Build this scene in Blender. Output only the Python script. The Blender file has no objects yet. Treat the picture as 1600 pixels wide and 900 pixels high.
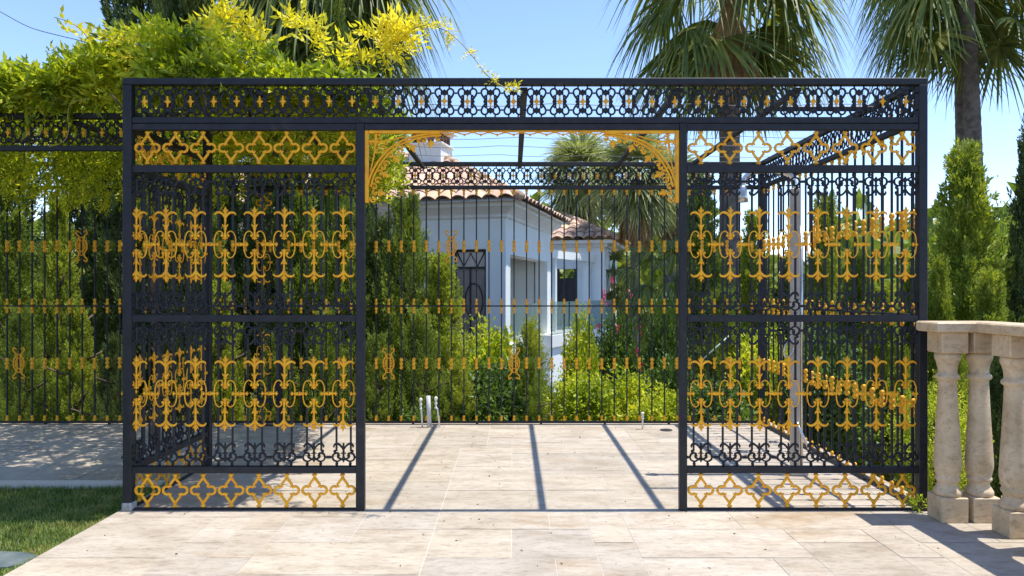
import bpy, math, random
import numpy as np
from mathutils import Vector, Matrix
random.seed(7); rng = np.random.default_rng(7)
C = bpy.context.scene.collection
SC = bpy.context.scene
# ------------------------------------------------------------------ camera, world, sun, exposure
F = 1122.0; CU = 801.0; CV = 455.0; CAMZ = 1.25; D0 = 4.1; PX = 1/273.6
cam = bpy.data.cameras.new('camera'); camo = bpy.data.objects.new('camera', cam); C.objects.link(camo)
camo.location = (0, -D0, CAMZ); camo.rotation_euler = (math.radians(90), 0, 0)
cam.sensor_width = 36; cam.lens = 36*F/1600; cam.shift_y = 5/1600; cam.shift_x = -1/1600
cam.clip_start = 0.05; cam.clip_end = 3000
SC.camera = camo
SUN_EL, SUN_AZ = math.radians(71.8), math.radians(90)
w = bpy.data.worlds.new('World'); SC.world = w; w.use_nodes = True
nt = w.node_tree; bg = nt.nodes['Background']
sky = nt.nodes.new('ShaderNodeTexSky'); sky.sky_type = 'NISHITA'; sky.sun_disc = False
sky.sun_elevation = SUN_EL; sky.sun_rotation = SUN_AZ
sky.air_density = 1.0; sky.dust_density = 0.05; sky.ozone_density = 2.2; sky.altitude = 0
tint = nt.nodes.new('ShaderNodeMix'); tint.data_type = 'RGBA'; tint.blend_type = 'MULTIPLY'; tint.inputs[0].default_value = 1
tint.inputs[7].default_value = (.86, .87, .98, 1)
nt.links.new(sky.outputs[0], tint.inputs[6]); nt.links.new(tint.outputs[2], bg.inputs[0]); bg.inputs[1].default_value = 0.15
sun = bpy.data.lights.new('sun', 'SUN'); sun.energy = 3.3; sun.angle = math.radians(0.5); sun.color = (1, .95, .87)
suno = bpy.data.objects.new('sun', sun); C.objects.link(suno); suno.location = (8, 0, 24)
suno.rotation_euler = Vector((-0.327, -0.004, -1)).to_track_quat('-Z', 'Y').to_euler()
SC.view_settings.view_transform = 'Standard'; SC.view_settings.look = 'None'
SC.view_settings.exposure = 1.0; SC.view_settings.gamma = 1
SC.cycles.max_bounces = 8; SC.cycles.transparent_max_bounces = 12

def at(u, v, Z):
    return Vector(((u-CU)*Z/F, Z-D0, CAMZ-(v-CV)*Z/F))

# ------------------------------------------------------------------ materials
def new_mat(name):
    m = bpy.data.materials.new(name); m.use_nodes = True
    return m, m.node_tree, m.node_tree.nodes['Principled BSDF']
def ramp(nt, fac, stops):
    r = nt.nodes.new('ShaderNodeValToRGB'); e = r.color_ramp.elements
    while len(e) < len(stops): e.new(0.5)
    for i, (p, c) in enumerate(stops):
        e[i].position = p; e[i].color = (*c, 1) if len(c) == 3 else c
    nt.links.new(fac, r.inputs[0]); return r
def noise(nt, scale, detail=5, rough=.6, vec=None):
    n = nt.nodes.new('ShaderNodeTexNoise'); n.inputs['Scale'].default_value = scale
    n.inputs['Detail'].default_value = detail; n.inputs['Roughness'].default_value = rough
    if vec is not None: nt.links.new(vec, n.inputs['Vector'])
    return n
def coord(nt, kind='Object'):
    return nt.nodes.new('ShaderNodeTexCoord').outputs[kind]
def mix(nt, mode, fac, a, b):
    m = nt.nodes.new('ShaderNodeMix'); m.data_type = 'RGBA'; m.blend_type = mode
    for s, i in ((fac, 0), (a, 6), (b, 7)):
        if isinstance(s, (int, float)): m.inputs[i].default_value = s
        elif isinstance(s, tuple): m.inputs[i].default_value = (*s, 1)
        else: nt.links.new(s, m.inputs[i])
    return m.outputs[2]
def bump(nt, b, h, strength=.3, dist=.01):
    n = nt.nodes.new('ShaderNodeBump'); n.inputs['Strength'].default_value = strength
    n.inputs['Distance'].default_value = dist; nt.links.new(h, n.inputs['Height'])
    nt.links.new(n.outputs[0], b.inputs['Normal'])
def paint(name, c1, c2, scale=14, rough=.45, metal=0., bmp=.15, world=True):
    m, nt, b = new_mat(name)
    if world:
        g = nt.nodes.new('ShaderNodeNewGeometry'); v = g.outputs['Position']
    else: v = coord(nt)
    n = noise(nt, scale, 6, .65, v); r = ramp(nt, n.outputs[0], [(.35, c1), (.65, c2)])
    nt.links.new(r.outputs[0], b.inputs['Base Color'])
    b.inputs['Roughness'].default_value = rough; b.inputs['Metallic'].default_value = metal
    n2 = noise(nt, scale*8, 3, .6, v); bump(nt, b, n2.outputs[0], bmp, .004); b.inputs['Specular IOR Level'].default_value = .32
    return m
IRON = paint('iron_paint', (.011, .012, .015), (.020, .021, .025), 18, .5)
def rusty(m):
    nt = m.node_tree; b = nt.nodes['Principled BSDF']; src = b.inputs['Base Color'].links[0].from_socket
    g = nt.nodes.new('ShaderNodeNewGeometry'); n = noise(nt, 9, 8, .75, g.outputs['Position']); r = ramp(nt, n.outputs[0], [(.60, (0, 0, 0)), (.72, (.7, .7, .7))])
    nt.links.new(mix(nt, 'MIX', r.outputs[0], src, (.075, .05, .036)), b.inputs['Base Color'])
rusty(IRON)
IRON_DUST = paint('iron_paint_dusty', (.022, .022, .023), (.045, .042, .039), 10, .6)
GOLD = paint('gold_paint', (.76, .325, .010), (.93, .46, .016), 16, .42, .0, .2)
GOLD2 = paint('weathered_gold_paint', (.70, .31, .015), (.90, .45, .025), 25, .5, .1, .2)
STONE = None
def travertine(name, dark=1.0, attr=None, warm=(1, 1, 1)):
    m, nt, b = new_mat(name); g = nt.nodes.new('ShaderNodeNewGeometry'); v = g.outputs['Position']
    mp = nt.nodes.new('ShaderNodeMapping'); mp.inputs['Scale'].default_value = (1, 2.6, 2.0); nt.links.new(v, mp.inputs[0])
    n1 = noise(nt, 2.6, 8, .66, mp.outputs[0])
    d = dark
    r1 = ramp(nt, n1.outputs[0], [(.28, (.40*d, .335*d, .26*d)), (.47, (.55*d, .485*d, .40*d)), (.62, (.64*d, .575*d, .49*d)), (.8, (.52*d, .45*d, .36*d))])
    col = r1.outputs[0]
    if attr:
        a = nt.nodes.new('ShaderNodeAttribute'); a.attribute_name = attr
        col = mix(nt, 'MULTIPLY', 1.0, col, a.outputs['Color'])
    n6 = noise(nt, 14, 8, .75, mp.outputs[0]); r6 = ramp(nt, n6.outputs[0], [(.33, (.66, .63, .59)), (.52, (1.04, 1.04, 1.04)), (.70, (.88, .86, .82))])
    col = mix(nt, 'MULTIPLY', 1., col, r6.outputs[0])
    # ochre stains
    n2 = noise(nt, .9, 6, .7, mp.outputs[0]); r2 = ramp(nt, n2.outputs[0], [(.55, (0, 0, 0)), (.68, (.7, .7, .7))])
    col = mix(nt, 'MIX', r2.outputs[0], col, (.40*d, .27*d, .145*d))
    # small dark pits
    n3 = noise(nt, 26, 6, .7, mp.outputs[0]); r3 = ramp(nt, n3.outputs[0], [(.62, (0, 0, 0)), (.70, (.75, .75, .75))])
    col = mix(nt, 'MIX', r3.outputs[0], col, (.20*d, .15*d, .11*d))
    n5 = noise(nt, 5.5, 7, .75, mp.outputs[0]); r5 = ramp(nt, n5.outputs[0], [(.61, (0, 0, 0)), (.72, (.6, .6, .6))])
    col = mix(nt, 'MIX', r5.outputs[0], col, (.30*d, .22*d, .16*d))
    col = mix(nt, 'MULTIPLY', 1., col, warm)
    nt.links.new(col, b.inputs['Base Color']); b.inputs['Roughness'].default_value = .6
    n4 = noise(nt, 40, 5, .7, v); bump(nt, b, n4.outputs[0], .25, .004)
    return m
STONE = travertine('travertine_paving', .79, 'tone', (1, .97, .91))
BALU = travertine('carved_stone', 1.04, None, (1., .86, .64))
GROUT = paint('grout', (.50, .45, .38), (.58, .53, .46), 6, .9)
WALLW = paint('white_render', (.77, .83, .82), (.83, .88, .87), 1.5, .8)
WALLP = paint('cream_render', (.60, .52, .45), (.68, .60, .52), 1.5, .8)
TRIM = paint('pale_trim', (.72, .73, .72), (.79, .80, .79), 2, .7)
DARKF = paint('dark_frame', (.03, .03, .032), (.05, .05, .05), 10, .4)
CHROME = paint('brushed_steel', (.55, .53, .50), (.68, .66, .62), 40, .25, .9, .05)
SHOWERC = paint('beige_column', (.40, .35, .29), (.52, .46, .39), 9, .4)
PVC = paint('grey_pvc', (.45, .46, .46), (.55, .56, .55), 20, .5)
PVCW = paint('white_pipe', (.62, .60, .55), (.75, .73, .68), 20, .5)
TRUNK = paint('palm_bark', (.10, .08, .065), (.22, .18, .15), 9, .9, 0, 1.)
BARK = paint('brown_bark', (.06, .042, .03), (.14, .10, .075), 12, .9, 0, 1.)
SOIL = paint('soil', (.05, .04, .028), (.10, .08, .055), 3, .95)
BRICK = paint('brick', (.22, .09, .05), (.32, .14, .08), 9, .8)
WIRE = paint('grey_wire', (.10, .10, .11), (.16, .16, .17), 5, .5)
def glass_mat(name, col, alpha):
    m, nt, b = new_mat(name)
    b.inputs['Base Color'].default_value = (*col, 1); b.inputs['Roughness'].default_value = .05
    b.inputs['Alpha'].default_value = alpha; return m
GLASS = glass_mat('green_tinted_glass', (.25, .36, .34), .45)
PANE = paint('dark_pane', (.05, .05, .052), (.085, .08, .075), 1.2, .06)
PANEB = paint('taupe_pane', (.27, .235, .21), (.34, .30, .27), 1.2, .15)
SOLAR = paint('solar_panel', (.30, .33, .37), (.36, .39, .43), 3, .2)
def tile_mat():
    m, nt, b = new_mat('clay_roof_tile')
    a = nt.nodes.new('ShaderNodeAttribute'); a.attribute_name = 'tone'
    n = noise(nt, 5, 6, .7, coord(nt)); r = ramp(nt, n.outputs[0], [(.3, (.36, .23, .16)), (.5, (.56, .39, .28)), (.7, (.66, .53, .42))])
    nt.links.new(mix(nt, 'MULTIPLY', 1., r.outputs[0], a.outputs['Color']), b.inputs['Base Color'])
    b.inputs['Roughness'].default_value = .85; return m
TILE = tile_mat()
def leaf_mat(name, c1, c2, c3, trans=.35, nscale=2.2, rough=.55):
    m, nt, b = new_mat(name)
    g = nt.nodes.new('ShaderNodeNewGeometry')
    n = noise(nt, nscale, 3, .6, g.outputs['Position'])
    ad = nt.nodes.new('ShaderNodeMath'); ad.operation = 'MULTIPLY_ADD'
    nt.links.new(g.outputs['Random Per Island'], ad.inputs[0]); ad.inputs[1].default_value = .5
    sb = nt.nodes.new('ShaderNodeMath'); sb.operation = 'MULTIPLY_ADD'
    nt.links.new(n.outputs[0], sb.inputs[0]); sb.inputs[1].default_value = 1.5; sb.inputs[2].default_value = -.5
    nt.links.new(sb.outputs[0], ad.inputs[2])
    r = ramp(nt, ad.outputs[0], [(.15, c1), (.5, c2), (.95, c3)])
    nt.links.new(r.outputs[0], b.inputs['Base Color']); b.inputs['Roughness'].default_value = rough
    tr = nt.nodes.new('ShaderNodeBsdfTranslucent')
    br = mix(nt, 'MULTIPLY', 1., r.outputs[0], (1.5, 1.45, .8)); nt.links.new(br, tr.inputs[0])
    ms = nt.nodes.new('ShaderNodeMixShader'); ms.inputs[0].default_value = trans
    nt.links.new(b.outputs[0], ms.inputs[1]); nt.links.new(tr.outputs[0], ms.inputs[2])
    nt.links.new(ms.outputs[0], nt.nodes['Material Output'].inputs[0]); return m
L_VINE = leaf_mat('vine_leaf', (0.077, 0.132, 0.010), (0.374, 0.462, 0.020), (0.726, 0.682, 0.045), .5)
L_YOUNG = leaf_mat('young_vine_leaf', (.50, .48, .02), (.72, .64, .03), (.82, .74, .10), .45)
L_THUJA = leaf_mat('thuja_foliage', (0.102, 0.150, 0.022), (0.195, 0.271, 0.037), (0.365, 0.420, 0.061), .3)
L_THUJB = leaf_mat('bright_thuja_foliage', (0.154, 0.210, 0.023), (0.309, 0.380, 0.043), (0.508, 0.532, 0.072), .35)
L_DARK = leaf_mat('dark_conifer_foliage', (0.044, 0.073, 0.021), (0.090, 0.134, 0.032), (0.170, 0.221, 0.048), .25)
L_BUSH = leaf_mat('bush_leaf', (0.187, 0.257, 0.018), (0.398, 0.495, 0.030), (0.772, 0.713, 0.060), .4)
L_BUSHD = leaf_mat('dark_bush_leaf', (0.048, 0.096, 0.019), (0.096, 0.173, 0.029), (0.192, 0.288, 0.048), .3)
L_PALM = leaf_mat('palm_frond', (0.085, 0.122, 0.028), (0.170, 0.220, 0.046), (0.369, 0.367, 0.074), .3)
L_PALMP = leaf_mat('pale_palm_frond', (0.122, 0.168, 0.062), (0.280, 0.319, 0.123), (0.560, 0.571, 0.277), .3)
L_DEAD = leaf_mat('dead_palm_frond', (0.203, 0.117, 0.047), (0.374, 0.218, 0.086), (0.562, 0.359, 0.156), .25)
L_GRASS = leaf_mat('grass_blade', (.08, .14, .02), (.17, .25, .035), (.40, .36, .12), .3, 5.)
L_FLOWER = leaf_mat('pink_flower', (.5, .04, .12), (.65, .07, .2), (.75, .15, .3), .3)

# ------------------------------------------------------------------ mesh helpers
class MB:
    def __init__(s): s.v = []; s.f = []; s.sm = []
    def add(s, vs, fs, smooth=False):
        o = len(s.v); s.v += [tuple(p) for p in vs]; s.f += [tuple(i+o for i in f) for f in fs]; s.sm += [smooth]*len(fs)
    def box(s, x0, x1, y0, y1, z0, z1):
        vs = [(x, y, z) for z in (z0, z1) for y in (y0, y1) for x in (x0, x1)]
        s.add(vs, [(0, 2, 3, 1), (4, 5, 7, 6), (0, 1, 5, 4), (2, 6, 7, 3), (0, 4, 6, 2), (1, 3, 7, 5)])
    def bbox(s, x0, x1, y0, y1, z0, z1, b=.003):
        # box with chamfered edges
        vs = []; fs = []
        xs, ys, zs = (x0, x1), (y0, y1), (z0, z1)
        idx = {}
        for i in (0, 1):
            for j in (0, 1):
                for k in (0, 1):
                    sx, sy, sz = (1 if i == 0 else -1), (1 if j == 0 else -1), (1 if k == 0 else -1)
                    for a in range(3):
                        idx[(i, j, k, a)] = len(vs)
                        vs.append((xs[i]+(0 if a == 0 else sx*b), ys[j]+(0 if a == 1 else sy*b), zs[k]+(0 if a == 2 else sz*b)))
        for i in (0, 1):
            q = [(i, 0, 0, 0), (i, 1, 0, 0), (i, 1, 1, 0), (i, 0, 1, 0)]; fs.append([idx[t] for t in (q if i else q[::-1])])
            q = [(0, i, 0, 1), (0, i, 1, 1), (1, i, 1, 1), (1, i, 0, 1)]; fs.append([idx[t] for t in (q if i else q[::-1])])
            q = [(0, 0, i, 2), (1, 0, i, 2), (1, 1, i, 2), (0, 1, i, 2)]; fs.append([idx[t] for t in (q if i else q[::-1])])
        for i in (0, 1):
            for j in (0, 1):
                fs.append([idx[(i, j, 0, 0)], idx[(i, j, 1, 0)], idx[(i, j, 1, 1)], idx[(i, j, 0, 1)]])
                fs.append([idx[(i, 0, j, 0)], idx[(i, 1, j, 0)], idx[(i, 1, j, 2)], idx[(i, 0, j, 2)]])
                fs.append([idx[(0, i, j, 1)], idx[(1, i, j, 1)], idx[(1, i, j, 2)], idx[(0, i, j, 2)]])
                for k in (0, 1): fs.append([idx[(i, j, k, 0)], idx[(i, j, k, 1)], idx[(i, j, k, 2)]])
        s.add(vs, fs)
    def tube(s, pts, r, n=6, ysc=1.0, closed=False, smooth=True):
        P = [Vector(p) for p in pts]; m = len(P)
        if isinstance(r, (int, float)): r = [r]*m
        vs = []; fs = []
        up = Vector((0, 1, 0))
        for i in range(m):
            a = P[(i-1) % m] if (closed or i > 0) else P[i]; b = P[(i+1) % m] if (closed or i < m-1) else P[i]
            t = (b-a).normalized()
            u = up if abs(t.dot(up)) < .9 else Vector((1, 0, 0))
            e1 = t.cross(u).normalized(); e2 = e1.cross(t).normalized()
            for k in range(n):
                q = 2*math.pi*k/n+math.pi/n
                vs.append(P[i]+e1*(math.cos(q)*r[i])+e2*(math.sin(q)*r[i]*ysc))
        for i in range(m if closed else m-1):
            j = (i+1) % m
            for k in range(n): fs.append((i*n+k, i*n+(k+1) % n, j*n+(k+1) % n, j*n+k))
        if not closed: fs += [tuple(range(n))[::-1], tuple((m-1)*n+k for k in range(n))]
        s.add(vs, fs, smooth)
    def ball(s, c, r, ysc=1.0, zsc=1.0):
        c = Vector(c); rs = []; ps = []
        for i in range(6):
            a = math.pi*i/5; ps.append(c+Vector((0, 0, -math.cos(a)*r*zsc))); rs.append(max(.0004, math.sin(a)*r))
        s.tube(ps, rs, 6, ysc)
    def lathe(s, prof, n=20, cx=0, cy=0):
        vs = []; fs = []
        for (r, z) in prof:
            for k in range(n): a = 2*math.pi*k/n; vs.append((cx+r*math.cos(a), cy+r*math.sin(a), z))
        for i in range(len(prof)-1):
            for k in range(n): fs.append((i*n+k, i*n+(k+1) % n, (i+1)*n+(k+1) % n, (i+1)*n+k))
        fs += [tuple(range(n))[::-1], tuple((len(prof)-1)*n+k for k in range(n))]
        s.add(vs, fs, True)
    def mesh(s, name, mat):
        me = bpy.data.meshes.new(name); me.from_pydata(s.v, [], s.f); me.materials.append(mat)
        me.polygons.foreach_set('use_smooth', s.sm); me.update(); return me
def put(name, me, parent=None, loc=(0, 0, 0), rot=(0, 0, 0), scale=(1, 1, 1)):
    o = bpy.data.objects.new(name, me); C.objects.link(o); o.parent = parent
    o.location = loc; o.rotation_euler = rot; o.scale = scale; return o
def part(name, mb, mat, parent=None, **k): return put(name, mb.mesh(name, mat), parent, **k)
def thing(name, label, cat, loc=(0, 0, 0), rotz=0, group=None):
    o = bpy.data.objects.new(name, None); C.objects.link(o); o.location = loc; o.rotation_euler = (0, 0, rotz)
    o.empty_display_size = .2
    o['label'] = label; o['category'] = cat
    if group: o['group'] = group
    return o
def tag(o, label, cat, group=None):
    o['label'] = label; o['category'] = cat
    if group: o['group'] = group
    return o
def structure(o): o['kind'] = 'structure'; return o
def stuff(o): o['kind'] = 'stuff'; return o
def np_mesh(name, V, Q, mat, tone=None):
    me = bpy.data.meshes.new(name); n = len(Q); k = Q.shape[1]
    me.vertices.add(len(V)); me.vertices.foreach_set('co', V.astype(np.float32).ravel())
    me.loops.add(n*k); me.loops.foreach_set('vertex_index', Q.astype(np.int32).ravel())
    me.polygons.add(n); me.polygons.foreach_set('loop_start', np.arange(0, n*k, k, dtype=np.int32))
    me.materials.append(mat); me.update(calc_edges=True)
    if tone is not None:
        at_ = me.attributes.new('tone', 'FLOAT_COLOR', 'FACE')
        at_.data.foreach_set('color', np.concatenate([tone, np.ones((n, 1))], 1).astype(np.float32).ravel())
    return me
def norm(a): return a/np.maximum(np.linalg.norm(a, axis=-1, keepdims=True), 1e-9)
def smooth_path(pts, k=4):
    P = [Vector((p[0], 0, p[1])) if len(p) == 2 else Vector(p) for p in pts]; out = []
    for i in range(len(P)-1):
        p0, p1, p2, p3 = P[max(i-1, 0)], P[i], P[i+1], P[min(i+2, len(P)-1)]
        for j in range(k):
            t = j/k
            out.append(.5*((2*p1)+(p2-p0)*t+(2*p0-5*p1+4*p2-p3)*t*t+(3*p1-p0-3*p2+p3)*t**3))
    out.append(P[-1]); return out
def lerp_r(rs, n):
    return list(np.interp(np.linspace(0, 1, n), np.linspace(0, 1, len(rs)), rs))
def stroke(mb, pts, rs, k=4, n=6, ysc=1., unit=PX):
    P = smooth_path([(p[0]*unit, p[1]*unit) for p in pts], k)
    rr = lerp_r(rs if hasattr(rs, '__len__') else [rs, rs], len(P))
    mb.tube(P, [r*unit for r in rr], n, ysc)

# ------------------------------------------------------------------ terrain, lawn, paving
def th(x, y):
    z = -.45 - .10*np.clip(y-2.7, 0, 14) - .02*np.clip(y-17, 0, 60)
    z = z - .25*np.clip(x-3, 0, 6)*np.clip((y+6)/6, 0, 1) - .03*np.clip(-x-6, 0, 30)
    return np.maximum(z, -4.0)
g1 = np.concatenate([np.linspace(-600, -40, 10), np.linspace(-36, 36, 61), np.linspace(40, 600, 10)])
gx, gy = np.meshgrid(g1, g1); gz = th(gx, gy); n1 = len(g1)
V = np.stack([gx.ravel(), gy.ravel(), gz.ravel()], 1)
ii = np.arange(n1*n1).reshape(n1, n1); Q = np.stack([ii[:-1, :-1].ravel(), ii[:-1, 1:].ravel(), ii[1:, 1:].ravel(), ii[1:, :-1].ravel()], 1)
structure(put('ground', np_mesh('ground', V, Q, SOIL)))
XL, XR = -2.24, 2.78
sl = MB()
sl.box(XL, XR, -7, 0, -.6, -.0012)
sl.box(XL, 2.46, .0005, 2.78, -.6, -.0012)
sl.box(-10, XL-.0005, .653, 2.78, -.6, -.0012)
structure(part('terrace_slab', sl, GROUT))
def pave(x0, x1, y0, y1, m=.2032):
    nx, ny = int(math.ceil((x1-x0)/m)), int(math.ceil((y1-y0)/m)); occ = np.zeros((nx, ny), bool); out = []
    for j in range(ny):
        for i in range(nx):
            if occ[i, j]: continue
            opts = [(3, 2), (3, 2), (2, 2), (2, 3), (2, 1), (3, 3), (2, 2), (4, 2)]; random.shuffle(opts)
            for (a, b) in opts+[(1, 2), (2, 1), (1, 1)]:
                if i+a <= nx and j+b <= ny and not occ[i:i+a, j:j+b].any():
                    occ[i:i+a, j:j+b] = True
                    out.append((x0+i*m, min(x0+(i+a)*m, x1), y0+j*m, min(y0+(j+b)*m, y1))); break
    return out
tiles = pave(XL, XR, -4.8, 0)+pave(XL, 2.46, 0, 2.77)+pave(-9, XL, .653, 2.77)
V = []; Q = []; T = []
for k, (a, b, c, d) in enumerate(tiles):
    g = .002; z = rng.uniform(0, .0012)
    V += [(a+g, c+g, z), (b-g, c+g, z), (b-g, d-g, z), (a+g, d-g, z)]; Q.append((4*k, 4*k+1, 4*k+2, 4*k+3))
    t = rng.uniform(.87, 1.06); w_ = rng.uniform(-.035, .03); T.append((t+w_*.3, t, t-w_))
structure(put('paving', np_mesh('paving', np.array(V), np.array(Q), STONE, np.array(T))))
lw = MB(); lw.box(-9, XL-.001, -6, .652, -.4, -.06); structure(part('lawn_soil', lw, SOIL))
# grass blades
N = 110000
px = XL-.01-rng.random(N)**1.3*3.0; py = rng.uniform(-1.9, .645, N)
keep = ~((np.hypot((px+2.56)/.20, (py+.64)/.075) < 1.0)); px, py = px[keep], py[keep]; N = len(px)
hh = rng.uniform(.010, .028, N)*np.where(px > XL-.06, 1.9, 1)*np.where(py > .6, 1.6, 1); az = rng.uniform(0, 2*np.pi, N); wd = rng.uniform(.002, .004, N); ln = rng.uniform(.2, .9, N)*hh
b = np.stack([px, py, np.full(N, -.06)], 1); sx = np.stack([np.cos(az), np.sin(az), 0*az], 1)*wd[:, None]
ld = np.stack([-np.sin(az), np.cos(az), 0*az], 1)*ln[:, None]
V = np.stack([b-sx, b+sx, b+ld+np.stack([0*hh, 0*hh, hh], 1)], 1).reshape(-1, 3); Q = np.arange(3*N).reshape(-1, 3)
g = stuff(put('grass', np_mesh('grass', V, Q, L_GRASS))); tag(g, 'short lawn grass beside the paved path edge', 'grass')

# ------------------------------------------------------------------ ornaments (unit meshes, px at the front plane)
def m_quatrefoil():
    mb = MB()
    for s in (-1, 1):
        for q in (-1, 1):
            stroke(mb, [(0, q*19.6), (s*4.3, q*14.2), (s*8.3, q*8.8)], [2.5, 2.1, 2.1], 2, 6, .8)
            stroke(mb, [(s*9.4, q*8.4), (s*7.6, q*6.8), (s*5.0, q*4.6)], [2.1, 2.0, .5], 2, 6, .8)
            stroke(mb, [(s*(12.8+6.2*math.cos(a)), q*6.2*math.sin(a)) for a in np.linspace(2.35, 0, 9)], [2.1, 2.1], 1, 6, .8)
    for q in (-1, 1):
        mb.tube([(0, 0, q*k*PX) for k in (18.5, 20.5, 22, 23.6, 25, 26.6)], [r*PX for r in (2.4, 2.9, 2.0, 4.4, 4.2, 2.2)], 6, .7)
    return mb.mesh('quatrefoil', GOLD)
def m_fleur(gold=GOLD):
    mb = MB()
    for s in (-1, 1):
        stroke(mb, [(s*4.5, 13.5), (s*4.0, 17.5), (s*8.5, 20.6), (s*13.6, 17.5), (s*16.4, 9), (s*16.7, 0), (s*16.4, -9), (s*13.6, -17.5), (s*8.5, -20.9), (s*4., -17.5), (s*4.5, -13.5)], [1.1, 1.0, .95, .9, .95, 1.0, .95, .9, .95, 1.0, 1.1], 4)
        # side connector
        mb.tube([(s*k*PX, 0, 0) for k in (9.5, 11.5, 13, 15, 16.6, 17.2, 19.5, 22.2, 22.4)], [r*PX for r in (.5, 1.9, 1.2, 1.2, 1.4, 2.2, 2.6, 3.5, 3.5)], 6, .8)
        for q in (-1, 1): stroke(mb, [(s*13.5, 0), (s*12.2, q*2.2), (s*10.8, q*2.6)], [1.1, 1.0, .4], 3)
    for q in (-1, 1):
        mb.tube([(0, 0, q*k*PX) for k in (6.5, 9, 11, 13, 16, 19, 22, 24.5, 27, 29, 30.5, 33, 36, 42, 46, 49, 53, 56, 59.5)],
                [r*PX for r in (.4, 2.4, 1.4, 2.6, 2.0, 1.5, 1.4, 2.8, 1.7, 3.4, 1.6, 1.5, 1.6, 2.0, 2.2, 1.7, 2.9, 1.9, .3)], 6, .7)
        for s in (-1, 1):
            stroke(mb, [(0, q*41), (s*3.4, q*46.5), (s*8, q*49.6), (s*13, q*49.6), (s*15.8, q*47.4), (s*15.6, q*45.6)], [1.6, 2.1, 2.2, 1.8, 1.3, .5], 4, 6, .8)
            stroke(mb, [(0, q*49), (s*3, q*52.5), (s*4.4, q*54.5)], [1.6, 1.2, .3], 3)
            stroke(mb, [(0, q*26), (s*3, q*29), (s*4.6, q*31.5)], [1.6, 1.4, .4], 3)
            mb.ball((s*4.6*PX, 0, q*13.6*PX), 2.5*PX, .8)
            stroke(mb, [(0, q*12), (s*2.6, q*9.4), (s*4, q*8.2)], [1.4, 1.2, .4], 3)
    return mb.mesh('fleur_ornament', gold)
def m_scroll():
    # lyre scroll standing on a rail (origin at the rail's top)
    mb = MB(); stroke = lambda mb, p, r, k=4, n=6, ysc=1.: globals()['stroke'](mb, p, [x*1.2 for x in r], k, n, ysc)
    for s in (-1, 1):
        stroke(mb, [(s*6.0, 15.5), (s*8.6, 17.4), (s*8.0, 12.8), (s*5.2, 12.0), (s*6, 8.9), (s*10.5, 7.2), (s*15.6, 9.6), (s*17.0, 14), (s*15.2, 18.6), (s*10.5, 20.4), (s*6.4, 18.6)][::-1], [1.3, 1.4, 1.5, 1.4, 1.3, 1.2, 1.2, 1.3, 1.4, 1.5, 1.3], 4)
        mb.ball((s*8.4*PX, 0, 14.4*PX), 2.3*PX)
        mb.tube([(s*10.5*PX, 0, k*PX) for k in (0, 1.2, 3.2, 5.2, 7.2)], [r*PX for r in (1.0, 1.9, 2.7, 2.0, 1.0)], 6)
        mb.ball((s*13.6*PX, 0, 23*PX), 2.6*PX)
        stroke(mb, [(s*11.5, 19.8), (s*13, 21.5), (s*13.2, 23)], [1.1, 1.1, 1.3], 3)
        stroke(mb, [(0, 25), (s*3, 30), (s*8, 34.4), (s*13, 34.2), (s*15.2, 30.6), (s*14.2, 29)], [1.2, 1.4, 1.6, 1.5, 1.2, .6], 4)
        mb.tube([(s*k*PX, 0, 13.8*PX) for k in (17, 18.5, 20.5, 23.2)], [r*PX for r in (1.1, 1.6, 2.4, 2.2)], 6)
        stroke(mb, [(0, 12), (s*3.4, 10.4), (s*6, 9.2)], [1.8, 1.5, 1.2], 3)
        mb.ball((s*3.3*PX, 0, 19.8*PX), 1.2*PX)
    mb.tube([(0, 0, k*PX) for k in (5.6, 7.6, 9.5, 12, 15, 19, 20.5, 24, 28, 31.5, 34, 36.5)], [r*PX for r in (.4, 1.5, 2.6, 3.2, 1.7, 1.8, 2.4, 1.6, 2.4, 1.4, 1.9, .5)], 6)
    return mb.mesh('scrollwork', IRON)
def m_frieze(mat):
    mb = MB(); stroke = lambda mb, p, r, k=4, n=6, ysc=1.: globals()['stroke'](mb, p, [x*1.2 for x in r], k, n, ysc)
    for s in (-1, 1):
        stroke(mb, [(s*6.3, -10), (s*6.3, 0), (s*6.3, 10)], [1.3, 1.5, 1.3], 2)
        mb.ball((s*9.0*PX, 0, 0), 2.6*PX)
        for q in (-1, 1):
            stroke(mb, [(s*4.5, q*13.2), (s*4.6, q*17.4), (s*8.2, q*20.2), (s*12.6, q*18.6), (s*14.2, q*14), (s*12.2, q*9), (s*9, q*4.6), (s*7.0, q*.5)], [1.5, 1.3, 1.3, 1.3, 1.4, 1.4, 1.5, 1.5], 3)
            mb.tube([(s*7.2*PX, 0, q*k*PX) for k in (20, 22, 24.6)], [1.1*PX, 1.4*PX, 1.2*PX], 5)
            mb.tube([(s*k*PX, 0, q*13.2*PX) for k in (14, 15.6, 17.8)], [1.1*PX, 1.1*PX, 1.6*PX], 5)
            stroke(mb, [(s*6.3, q*10), (s*8, q*9), (s*9.6, q*7)], [1.2, 1.2, 1.], 2)
            stroke(mb, [(0, q*12), (s*3, q*16), (s*4.4, q*17.2)], [2., 1.8, .6], 2)
            stroke(mb, [(0, q*14), (s*3.6, q*12.6), (s*5.4, q*10.6)], [2., 1.8, 1.], 2)
    for q in (-1, 1):
        mb.tube([(0, 0, q*k*PX) for k in (8.6, 11, 13.5, 16.5, 19.4)], [r*PX for r in (.8, 3.0, 4.2, 3.0, .5)], 6, .8)
    return mb.mesh('scrollwork', mat)
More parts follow.
